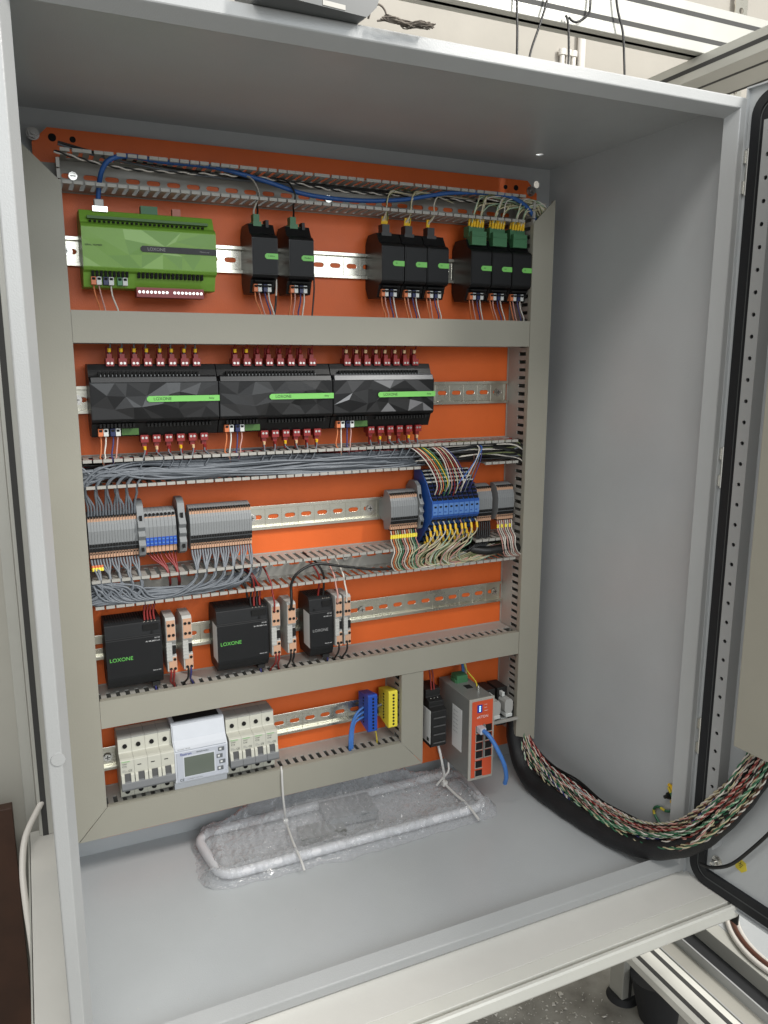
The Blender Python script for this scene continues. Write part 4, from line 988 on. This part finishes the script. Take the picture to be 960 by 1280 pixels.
# upwards into the top duct
for x, c, l in ((-68, 'w_white', 'white wire above the first single black module'), (-63, 'w_black', 'black wire above the first single black module'), (-14, 'w_black', 'black wire above the second single black module')):
    g = gap(x, 0)
    wire([(x, -34, Z1+53), (x, -36, Z1+60), (g, -46, 366), (g+2, -50, 378), (g-8, -44, 396), (g-30, -28, 400), (g-70, -20, 398)], 1.3, c, l, None)
for x, l in ((-43.5, 'black and white wire hanging down between the two single black modules'), (9, 'black wire hanging down right of the second single black module')):
    wire([(x, -46, Z1-18), (x, -47, Z1-36), (x-1, -46, Z1-52), (x-4, -48, 225)], 1.1, 'w_white' if x < 0 else 'w_black', l, None)
    if x < 0: wire([(x-.5, -46, Z1-48), (x-2, -48, Z1-60), (x-5, -50, 225)], 1.4, 'w_black', 'black wire end below the gap between the two single black modules', None)
for m_ in range(3):
    xm = 104+m_*35.4+14; g = gap(xm, 0)
    for i in range(4 if m_ < 2 else 2):
        x = xm-3.4+i*2.3; c = ('w_cream', 'w_white', 'w_cream', 'w_olive')[i]
        wire([(x, -34, Z1+54), (x+J(.6), -37, Z1+60), (g+J(1.5), -46, 368), (g-2+J(1), -50, 380), (g+6, -46, 394+J(3)), (g+30, -36, 399+J(3)), (g+80, -24, 396+J(4))], .85, c, ('cream', 'white', 'cream', 'olive')[i] + ' wire above ' + NM[3+m_], 'thin wires above ' + NM[3+m_],
             extra=[((x, -34.5, Z1+55), (x+J(.8), -37, Z1+65), 1.7, 'ferrule_yellow')])
for m_ in range(3):
    xm = 246+m_*35.4+15
    for i in range(10):
        row = i % 2; x = xm-9.5+(i//2)*4.5+row*1.5; g = gap(xm + (4 if i > 4 else -6), 0); c = ('w_cream', 'w_mint', 'w_white', 'w_olive', 'w_cream')[i % 5]
        h = rnd(388, 404); xc = g + rnd(8, 40)
        wire([(x, -40-row*5, Z1+58), (x+J(.6), -43-row*5, Z1+66), (x+(g-x)*.7, -50, 369), (g+J(2), -56, 378), (g+6+J(3), -57, h-6), (xc, -52, h), (min(330, xc+45), -48+J(4), h-3), (352+J(8), -46+J(6), 392+J(8)), (368+J(6), -46+J(6), 372+J(5)), (368+J(6), -44, 345)], .9, c, 'thin pale wire with yellow end above ' + NM[6+m_], 'thin wires above ' + NM[6+m_],
             extra=[((x, -40-row*5, Z1+59), (x+J(.8), -43-row*5, Z1+70), 1.95, 'ferrule_yellow')])
# corner bundle of pale wires diving into the right duct
for i in range(16):
    r_ = 8+i*1.9
    wire([(300+i*2, -40-i*.6, 400+J(2)), (335, -50, 399+J(3)), (352+r_*.3, -54, 396-J(3)), (362+r_*.45, -54+J(2), 384+J(3)), (366+r_*.3, -50, 366), (368, -44, 340)], .9, ('w_cream', 'w_olive', 'w_white', 'w_mint')[i % 4], 'thin pale wire curving over the top corner into the right duct', 'pale wires at the top right corner')
# blue network cable in the top duct
nc = thing('network_cable', 'blue network cable looping through the top duct from the green controller', 'cable', (-258, -36, 345), world=True)
b = MB(); b.tube([(-259, -35, 352), (-257, -42, 372), (-253, -52, 388), (-243, -56, 399), (-222, -52, 405), (-185, -46, 404), (-116, -42, 404), (-53, -40, 394), (1, -42, 382), (70, -44, 379.5), (142, -45, 386), (216, -50, 400), (293, -54, 404), (328, -56, 396), (350, -54, 382), (362, -50, 366), (366, -46, 345)], 3.0, 10, 0, 5); b.build('cable_jacket', 'w_blue', nc)
b = MB(); b.box(-264, -253, -41, -30, 344, 356); bev(b.build('clear_plug', 'relay_grey', nc), .8, 1)
# dark and twisted wires at the top of that duct
for i in range(2):
    z = 398+i*1.9; wire([(-300, -50+J(4), z+12), (-240, -34+J(6), z+6), (-120, -20+J(5), z+J(5)), (60, -16+J(5), z+J(5)), (220, -16+J(5), z+J(5)), (345, -24, z)], 1.5, 'w_black' if i % 3 else 'w_grey', 'dark wire along the back of the top duct', 'dark wires in the top duct')
def twisted(b, pts, r, R_, pitch, m0, m1, ph=0.0, step=3.0, n=5, rt=1.0):
    P = spline(pts, step); a = None
    H = [[], []]; L_ = 0
    for i, p in enumerate(P):
        d = (P[min(i+1, len(P)-1)] - P[max(0, i-1)]).normalized()
        a = (d.orthogonal() if a is None else a - d*a.dot(d)).normalized(); c = d.cross(a)
        if i: L_ += (p-P[i-1]).length
        t = ph + 2*PI*L_/pitch
        o = (a*math.cos(t)+c*math.sin(t))*R_
        H[0].append(p+o); H[1].append(p-o)
    b.tube(H[0], r, n, m0, raw=True); b.tube(H[1], r, n, m1, raw=True)
b = MB(); twisted(b, [(-305, -52, 402), (-240, -48, 392), (-170, -44, 393), (-60, -38, 398), (60, -34, 392), (200, -30, 396), (340, -34, 392)], 1.0, 1.05, 26, 0, 1)
tag(b.build('twisted_wire', ['w_black', 'w_white']), 'black and white twisted wire behind the blue cable in the top duct', 'wire')
# mass of dark wires filling the duct below the long devices
b = MB()
for i in range(46):
    z = rnd(12, 44); y = rnd(-34, -6); pts = [(-298, y, z)]
    x = -298
    while x < 330: x += rnd(40, 80); pts.append((min(x, 346), max(-40, min(-5, y+J(6))), max(11, min(45, z+J(6)))))
    b.tube(pts, rnd(1.1, 1.7), 5, rg.choice([0, 0, 0, 1, 2, 3]), 14)
o = b.build('back_wire_mass', ['w_black', 'w_brown', 'w_grey', 'w_red']); tag(o, 'dark mass of wires deep in the duct below the long black devices', 'wires', None, 'stuff')
b = MB()
for i in range(26):
    z = rnd(-142, -112); y = rnd(-30, -6); x = 160; pts = [(x, y, z)]
    while x < 340: x += rnd(30, 60); pts.append((min(x, 346), max(-40, min(-5, y+J(6))), max(-143, min(-112, z+J(5)))))
    b.tube(pts, rnd(1.0, 1.5), 5, rg.choice([0, 0, 1]), 14)
o = b.build('back_wire_mass', ['w_black', 'w_olive']); tag(o, 'dark mass of wires in the lower open duct under the blue terminal block', 'wires', None, 'stuff')
# right end of that duct: dark cables with pale ones arching over
for i in range(18):
    z = 18+i*1.5; c = ('w_black', 'w_black', 'w_white', 'w_black', 'w_grey', 'w_olive')[i % 6]
    wire([(178+J(20), -42+J(4), z-2), (225, -50+J(5), z+J(3)), (280, -52+J(4), z+3+J(3)), (325, -52+J(3), z+J(4)), (348, -50, z-4-J(4)), (362, -44, z-22)], 1.3 if c != 'w_black' else 1.8, c, 'dark wire curving into the right duct above the small terminal rows' if c == 'w_black' else 'pale wire curving into the right duct above the small terminal rows', 'dark wires at the right of the middle duct' if c == 'w_black' else 'pale wires at the right of the middle duct')
wire([(262, -50, 30), (258, -58, 22), (259, -54, 6), (262, -44, -20)], .9, 'w_brown', 'single thin brown wire hanging between the blue block and the right duct', None)
# coloured wires entering the blue block from above
CT = ['w_white', 'w_red', 'w_cream', 'w_orange', 'w_green', 'w_yellow', 'w_green', 'w_white', 'w_pink', 'w_red', 'w_cream', 'w_red', 'w_white', 'w_navy', 'w_lightblue', 'w_white', 'w_grey', 'w_navy']
for i, c in enumerate(CT):
    xs = 150+i*3.6 if i < 7 else 184+(i-7)*3.0; xe = 188+i*3.6 if i < 7 else 208+(i-7)*5; lev = rnd(0, .35)
    if i > 13: xs = 262+J(5); xe = 226+(i-14)*7
    wire([(xs, -22, 30), (xs+1, -42, 41), (xs+6+J(1), -60, 38), (xs+(xe-xs)*.35+8, -66, 22), (xs+(xe-xs)*.75+4, -70, 2), (xe, -71, Z3+36+lev*20), (xe, -66+lev*20, Z3+22+lev*24)], .85, c, 'thin %s wire running from the duct into the top of the blue block' % {'w_white': 'white', 'w_red': 'red', 'w_cream': 'cream', 'w_orange': 'orange', 'w_green': 'green', 'w_yellow': 'yellow', 'w_pink': 'pink', 'w_navy': 'violet blue', 'w_lightblue': 'light blue', 'w_grey': 'grey'}[c], 'coloured wires above the blue block')
# cream wires with yellow ends below the blue block
for i in range(34):
    col_ = i % 9; lev = (i//9)/3.2; x = 187.5+col_*9+J(1.5); y0 = -58+36*lev; z0 = Z3-16-34*lev
    c = ('w_cream', 'w_cream', 'w_white', 'w_mint', 'w_cream', 'w_pink', 'w_olive')[i % 7]
    dr_ = rnd(18, 46)
    pts = [(x, y0, z0), (x, y0-9, z0-7), (x-2, y0-12, z0-18), (x-dr_*.4, -66+J(3), -105+J(4)), (x-dr_, -60+J(3), -124+J(4)), (x-dr_+4+J(4), -56+J(2), -139+J(3)), (x-dr_+38, -53+J(3), -141+J(3)), (x+50+J(20), -46+J(4), -133+J(5)), (min(345, x+110), -34, -126+J(5))]
    wire(pts, .95, c, 'pale wire with yellow end hanging below the blue terminal block', 'pale wires below the blue block', extra=[((x, y0-8, z0-6), (x-.6, y0-11.3, z0-14), 1.9, 'ferrule_yellow')])
for i in range(12):
    x = 125+3.75*(i+.5); c = ('w_white', 'w_orange', 'w_cream', 'w_mint', 'w_green', 'w_pink')[i % 6]
    lp = rnd(6, 14)
    wire([(x, -39, -82), (x, -43, -90), (x-2, -46, -98), (x-3+J(1), -58, -106), (x-4, -62, -112), (x-6-lp*.3, -60, -128), (x-2, -58, -140), (x+lp, -56, -140+J(2)), (x+lp+8, -54, -128), (x+50, -46, -126+J(6)), (x+110, -34, -128)], .95, c, nth(i) + ' marked thin wire below the small row left of the blue block', 'marked wires below the small terminal row',
         extra=[((x, -43.2, -90), (x-1.2, -44.6, -95.5), 1.8, 'bar_yellow')])
for i in range(7):
    x = 275+3.75*(i+.5)
    wire([(x, -39, -82), (x, -42, -92), (x-2, -44, -104), (x-8, -48, -118), (x-30, -44, -128), (x-70, -34, -130)], 1.6, 'w_black', nth(i) + ' black wire below the small row behind the blue block', 'black wires below the hidden terminal row')
wire([(262, -40, -125), (290, -52, -128), (330, -54, -126), (352, -48, -130)], 7, 'w_black', 'thick black cable in the lower open duct at its right end', None, 'cable', n=12)
for i in range(8):
    x = 312+3.75*(i+.5)
    wire([(x, -39, -82), (x, -43, -88), (x-2, -46, -98), (x-4, -60, -108), (x-4+J(2), -62, -120), (x+3, -58, -134), (x+14, -54, -141), (360, -44, -142+J(4))], 1.0, 'w_white' if i % 3 else 'w_pink', nth(i) + ' white wire below the terminal row nearest the right duct', 'white wires below the terminal row nearest the right duct',
         extra=[((x-.4, -43.6, -90), (x-1.4, -45.4, -95), 1.8, 'bar_yellow')] if i % 2 == 0 else None)
# power supply and fuse terminal wires
for i in range(4):
    x = -236+i*4.2; wire([(x, -48, Z4+44), (x+J(1), -46, Z4+54), (x+2, -44, -150), (x+6, -40, -136)], 1.4, 'w_red', nth(i) + ' dark red wire above the left wide power supply', 'red wires above the left power supply')
    x = -92+i*4.2; wire([(x, -48, Z4+44), (x+J(1), -46, Z4+54), (x+2, -44, -150), (x+2-i*3, -44, -128), (x-16, -30, -116)], 1.4, 'w_red' if i % 2 else 'w_black', 'dark red or black wire above the middle power supply' if False else ('dark red' if i % 2 else 'black') + ' wire above the middle power supply', 'wires above the middle power supply')
for x, c, l in ((-62.5, 'w_red', 'red wire rising from the fuse terminal beside the middle power supply'), (32, 'w_pink', 'pinkish wire rising from the fuse terminal beside the narrow power supply'), (46, 'w_white', 'white wire rising from the fuse terminal at the end of its row')):
    wire([(x, -61, Z4+36), (x, -63, Z4+50), (x-1, -58, -152), (x-2, -54, -138), (x-8, -40, -118), (x-12, -22, -112)], 1.3, c, l, None)
wire([(-38, -61, Z4+36), (-38, -64, Z4+48), (-37, -60, -152), (-36, -59, -142), (-30, -62, -128), (-12, -62, -118), (8, -60, -117), (47, -58, -126), (105, -56, -137), (165, -52, -136), (230, -44, -128)], 2.0, 'w_black', 'long black cable arching through the open duct from the second fuse terminal', None, 'cable', n=10)
wire([(-5, -20, -108), (4, -46, -116), (14, -52, -134), (17, -46, -152), (16, -44, Z4+44)], 1.7, 'w_black', 'black wire bending down to the narrow power supply', None)
wire([(-12, -20, -110), (-2, -44, -118), (8, -50, -136), (10, -45, -152), (9, -42, Z4+44)], 1.5, 'w_red', 'dark red wire bending down to the narrow power supply', None)
wire([(-120, -22, -112), (-108, -40, -120), (-100, -48, -138), (-96, -46, -158)], 1.6, 'w_black', 'black wire bent down beside the longest terminal row', None)
for x, c, nm in ((-207, 'w_red', 'first'), (-203, 'w_red', 'first'), (-184, 'w_black', 'second'), (-180.5, 'w_navy', 'second'), (-61.5, 'w_red', 'third'), (-57, 'w_red', 'third'), (-39.5, 'w_black', 'fourth'), (-35, 'w_black', 'fourth'), (34, 'w_black', 'fifth'), (47, 'w_black', 'sixth')):
    g = gap(x, 0); wire([(x, -60, Z4-26), (x-.5, -62, Z4-34), (x-1, -56, Z4-44), (g, -48, -268), (g, -44, -282)], 1.4, c, {'w_red': 'red', 'w_black': 'black', 'w_navy': 'dark blue'}[c] + ' wire below the %s fuse terminal from the left' % nm, 'wires below the fuse terminals')
for x in (-226, -80, 22):
    wire([(x, -42, Z4-48), (x, -44, -266), (x+1, -44, -280)], 1.5, 'w_navy', 'short dark wire under the power supply %s' % {-226: 'at the left duct', -80: 'in the middle', 22: 'that is narrow'}[x], None)
# lowest row
for i in range(3):
    wire([(84, -34, -361-i*8), (72-i, -36, -367-i*7), (62+i*1.5, -38, -384-i*3), (57+i*2.4, -42, -405), (56+i*2.2, -44, -424), (56+i*2, -42, -440)], 1.9, 'w_lightblue', 'light blue wire curving from the side of the blue terminal bar', 'light blue wires at the blue bar', n=8)
wire([(100, -30, -392), (103, -34, -400), (104, -40, -418), (104, -38, -432)], 1.2, 'w_yellow', 'yellow green wire dropping behind the blue terminal bar', None)
wire([(118, -26, -366), (110, -26, -368), (104, -22, -374)], 2.2, 'w_grey', 'short grey link between the blue and yellow terminal bars', None)
# at the network switch
pc = thing('patch_cable', 'light blue network patch cable plugged into the orange-red switch face', 'cable', (246, -113, -395), world=True)
b = MB(); b.tube([(246, -124, -393), (250, -136, -398), (258, -146, -416), (267, -152, -440), (273, -150, -462), (275, -144, -478)], 3.4, 10, 0, 4); b.build('cable_jacket', 'w_lightblue', pc)
b = MB(); b.box(240.5, 251, -125, -111, -399, -389); bev(b.build('clear_plug', 'meter_face', pc), 1, 2)
for i, (c, l) in enumerate((('w_lightblue', 'light blue wire rising behind the network switch'), ('w_grey', 'grey wire rising behind the network switch'), ('w_cream', 'cream wire rising behind the network switch'))):
    wire([(262+i*3, -30, -346), (264+i*3, -28, -330), (262+i*2, -24, -308)], 2.4 if i == 0 else 1.3, c, l, None)
wire([(263, -76, -347), (268, -62, -340), (264, -40, -328), (262, -28, -308)], 1.1, 'w_yellow', 'thin green yellow wire from the switch earth screw up behind it', None)
for i in range(2): wire([(196+i*5, -46, -348), (197+i*5, -40, -328), (198+i*5, -30, -308)], 1.4, 'w_red', 'dark red wire above the small black power supply', 'red wires above the small black supply')

# ------------------------------------------------------------------ thick wire bundle looping from the right duct to the door
BP = [(368, -44, -425), (369, -46, -462), (376, -66, -492), (380, -105, -508), (381, -160, -511), (384, -225, -510), (390, -285, -503), (400, -345, -484), (409, -398, -445), (418, -436, -388), (424, -462, -335), (425, -478, -290), (425, -482, -262)]
bd = thing('wire_bundle', 'thick bundle of many coloured twisted wire pairs sagging from plate to door', 'wire bundle', (385, -230, -530), world=True)
axis = spline(BP, 6)
pairs = [('w_white', 'w_red'), ('w_cream', 'w_green'), ('w_white', 'w_brown'), ('w_pink', 'w_black'), ('w_mint', 'w_green'), ('w_white', 'w_black'), ('w_pink', 'w_red'), ('w_cream', 'w_brown'), ('w_white', 'w_cream'), ('w_pink', 'w_white'), ('w_cream', 'w_black'), ('w_white', 'w_green'), ('w_mint', 'w_black'), ('w_white', 'w_navy')]
rg = random.Random(21)
N_ = 54
for k in range(N_):
    rad = 19.5*math.sqrt((k+.5)/N_); ang = k*2.39996; w1_, w2_, p1, p2 = rg.uniform(.5, 1.3), rg.uniform(.5, 1.3), rg.uniform(0, 6.28), rg.uniform(0, 6.28)
    pts = []; a = None; n_ = len(axis)
    for i, p in enumerate(axis):
        d = (axis[min(i+1, n_-1)] - axis[max(0, i-1)]).normalized()
        a = (Vector((1, 0, 0)) if a is None else a); a = (a - d*a.dot(d)).normalized(); c = d.cross(a)
        u = i/(n_-1); sq = .55+.45*min(1, u*8, (1-u)*9)
        th = ang + 1.5*math.sin(u*6*w1_+p1)*.7; rr = rad*sq*(1+.16*math.sin(u*9*w2_+p2))
        q = p + a*rr*math.cos(th) + c*rr*math.sin(th)
        if q.z < -529.5: q.z = -529.5
        pts.append(q)
    b = MB(); A_, B_ = pairs[k % len(pairs)]
    twisted(b, pts[::2], 1.0, 1.05, rg.uniform(15, 27), 0, 1, rg.uniform(0, 6), 2.6, 5)
    b.build('twisted_pair', [A_, B_], bd)
b = MB(); b.tube([(358, -40, -405), (357, -46, -460), (358, -66, -498), (356, -104, -516), (360, -165, -519), (368, -228, -519), (378, -290, -515), (392, -345, -499), (410, -395, -462), (423, -432, -405), (431, -462, -340), (433, -478, -285)], 15, 20, 0, 8, rfun=lambda u, i: (.75+.25*min(1, u*6))*(1+.03*math.sin(i*1.3)))
tag(bev(b.build('cable_sleeve', 'sleeve'), .1, 1), 'black braided sleeve running below the coloured wire bundle', 'cable sleeve')
for i in range(3):
    wire([(372+i, -50, -440), (384, -70, -478+i*2), (395-i, -110, -498+i*3), (401, -165, -500+i*4), (402, -225, -497), (405, -290, -488)], 1.6, 'w_black', 'thin black wire running along the upper side of the coloured bundle', 'black wires along the bundle')
wire([(424, -395, -500), (428, -410, -497), (432, -435, -478), (433, -462, -440), (434, -492, -390), (434, -520, -330)], 2.3, 'w_black', 'single black cable curving up across the inside of the open door', None, 'cable', n=10)
# earth wire on the right wall
ew = thing('earth_wire', 'green and yellow earth wire bolted to the right inner wall', 'earth wire', (420, -320, -500), world=True)
P_ = spline([(431, -322, -428), (428, -334, -436), (427, -338, -450), (428, -326, -462), (429, -306, -466), (430, -299, -478), (430, -312, -490), (430, -326, -500), (428, -336, -512)], 2)
b = MB()
for i in range(0, len(P_)-1, 4): b.tube(P_[i:i+5], 2.0, 8, 0 if (i//4) % 3 else 1, raw=True)
b.build('striped_insulation', ['w_green', 'w_yellow'], ew)
b = MB(); b.cyl((433.8, -326, -438), (427, -326, -438), 5.0, 6, 0, smooth=False); b.cyl((428, -326, -438), (421, -326, -438), 2.6, 8); b.build('bolt', 'black', ew)
b = MB(); b.tube([(431, -330, -446), (429, -337, -434), (430, -330, -424), (432, -322, -424)], 2.6, 8, 0, 2); b.build('ring_lug', 'ferrule_yellow', ew)

# ------------------------------------------------------------------ bubble wrapped frame on the enclosure floor
ZFL = ZF+T
rg = random.Random(9)
bw = thing('bubble_wrapped_parcel', 'clear bubble wrap parcel holding a white tubular frame on the enclosure floor', 'parcel', (35, -66, ZFL), world=True)
NX, NY = 250, 76
import mathutils.noise as MN
def parcel(u, v, top):
    # u along, v from front (0) to back (1)
    cu, cv = 2*u-1, 2*v-1; uu = (cu*(1-.045*cv**6)+1)/2; vv = (cv*(1-.26*cu**26)+1)/2
    u0, v0 = u, v; u, v = uu, vv
    xL = -195+14*v; xR = 285-16*v; x = xL+(xR-xL)*u
    yF = -141-4*u+3*math.sin(u*9); yB = 6-8*abs(u-.5); y = yF+(yB-yF)*v
    u, v = u0, v0
    x += 9*MN.noise(Vector((v*7, u*2, 1))); y += 8*MN.noise(Vector((u*13, v*2, 5)))
    e = min(1, min(u, 1-u)*22, v*9, (1-v)*13)
    e = e*e*(3-2*e)
    fr = max(math.exp(-((v-.16)/.07)**2), math.exp(-((v-.88)/.07)**2)*(1-.0*u), math.exp(-((u-.07)/.018)**2), math.exp(-((u-.93)/.018)**2))
    h = 4+10*fr + (58*math.exp(-((u-.40)/.19)**2)+26*math.exp(-((u-.68)/.13)**2))*min(1, max(0, v-.3)/.55)**1.3 + 3
    nz = MN.noise(Vector((u*16, v*6, 2)))*4 + abs(MN.noise(Vector((u*38, v*13, 7))))*5 + abs(MN.noise(Vector((u*80+v*20, v*26-u*15, 3))))*3.6
    cre = abs(math.sin(u*50+v*7+3*MN.noise(Vector((u*10, v*4, 9)))))*1.2
    z = (h*e + (nz*1.25+cre)*e + .6) if top else .5
    # bubbles
    if top:
        bx_ = (u*58) % 1-.5; by_ = (v*18+(int(u*58) % 2)*.5) % 1-.5; q = bx_*bx_+by_*by_
        z += max(0, .16-q)*6*e
    return (x, y, ZFL+z)
b = MB(); vs = [parcel(i/NX, j/NY, True) for j in range(NY+1) for i in range(NX+1)]
fs = [(j*(NX+1)+i, j*(NX+1)+i+1, (j+1)*(NX+1)+i+1, (j+1)*(NX+1)+i) for j in range(NY) for i in range(NX)]
b.add(vs, fs, 0, True); b.build('bubble_wrap', 'wrap', bw)
b = MB(); vs = [parcel(i/30, j/10, False) for j in range(11) for i in range(31)]
fs = [(j*31+i, (j+1)*31+i, (j+1)*31+i+1, j*31+i+1) for j in range(10) for i in range(30)]
b.add(vs, fs, 0, True); b.build('lower_wrap', 'wrap', bw)
b = MB(); pts = []
fx0, fx1, fy0, fy1 = -171, 262, -121, -10
for cx, cy, a0 in ((fx1-24, fy1-24, 0), (fx0+24, fy1-24, PI/2), (fx0+24, fy0+24, PI), (fx1-24, fy0+24, 1.5*PI)):
    for k in range(5): t_ = a0+k*PI/8; pts.append((cx+24*math.cos(t_)+(cy+66)*.12*(-1 if cx < 0 else 1), cy+24*math.sin(t_), ZFL+9.5))
b.tube(pts, 6.8, 12, 0, 9, closed=True); b.build('tubular_frame', 'white_tube', bw)
b = MB(); b.prism([(10, -70), (90, -76), (96, -20), (14, -16)], ZFL+6, ZFL+18, 0, 'z'); bev(b.build('wrapped_box', 'term_grey', bw), 1.5, 2)
b = MB(); b.prism([(-40, -92), (30, -96), (34, -60), (-36, -56)], ZFL+3, ZFL+12, 0, 'z'); bev(b.build('wrapped_part', 'switch_steel', bw), 1.5, 2)
# ties
tt = thing('cable_tie', 'white ribbon tie from the lowest duct down over the left part of the parcel', 'tie', (-56, -62, -500), world=True)
b = MB(); b.tube([(-57, -55, -419), (-58, -61.5, -422), (-58, -62.5, -440), (-57, -62, -466), (-53, -56, -494), (-50, -48, -511), (-54, -76, -510), (-57, -110, -512), (-57, -140, -517), (-56, -152, -526)], 1.7, 8, 0, 4); b.build('ribbon', 'tie', tt)
b = MB(); b.box(-54, -47, -52, -45, -515, -507); bev(b.build('knot', 'tie', tt), 1.5, 2)
t2 = thing('cable_tie', 'white ribbon tie from the small black supply over the right part of the parcel', 'tie', (215, -62, -500), world=True)
b = MB(); b.tube([(205, -50, -436), (205, -60, -448), (209, -62, -470), (215, -58, -492), (218, -54, -510), (220, -84, -514), (224, -118, -516), (226, -150, -524)], 2.1, 8, 0, 4); b.build('ribbon', 'tie', t2)
b = MB(); b.tube([(226, -52, -478), (222, -60, -488), (214, -54, -502), (206, -50, -514)], 1.7, 8, 0, 4); b.box(214, 222, -58, -50, -515, -507); b.build('knot', 'tie', t2)

flush_masses()
rg = random.Random(31); b = MB()
for i in range(46):
    x = rg.uniform(-330, 400); y = rg.uniform(-335, 0); r_ = rg.uniform(.3, 1.1)
    if -200 < x < 290 and y > -150: continue
    b.add([(x-r_, y, ZFL+.05), (x+r_, y+r_*.5, ZFL+.05), (x, y+r_, ZFL+.05), (x, y, ZFL+r_)], [(0, 1, 2), (0, 1, 3), (1, 2, 3), (2, 0, 3)])
o = b.build('dust_specks', 'debris'); tag(o, 'tiny pale dust specks on the enclosure floor', 'dust', None, 'stuff')
# ------------------------------------------------------------------ done
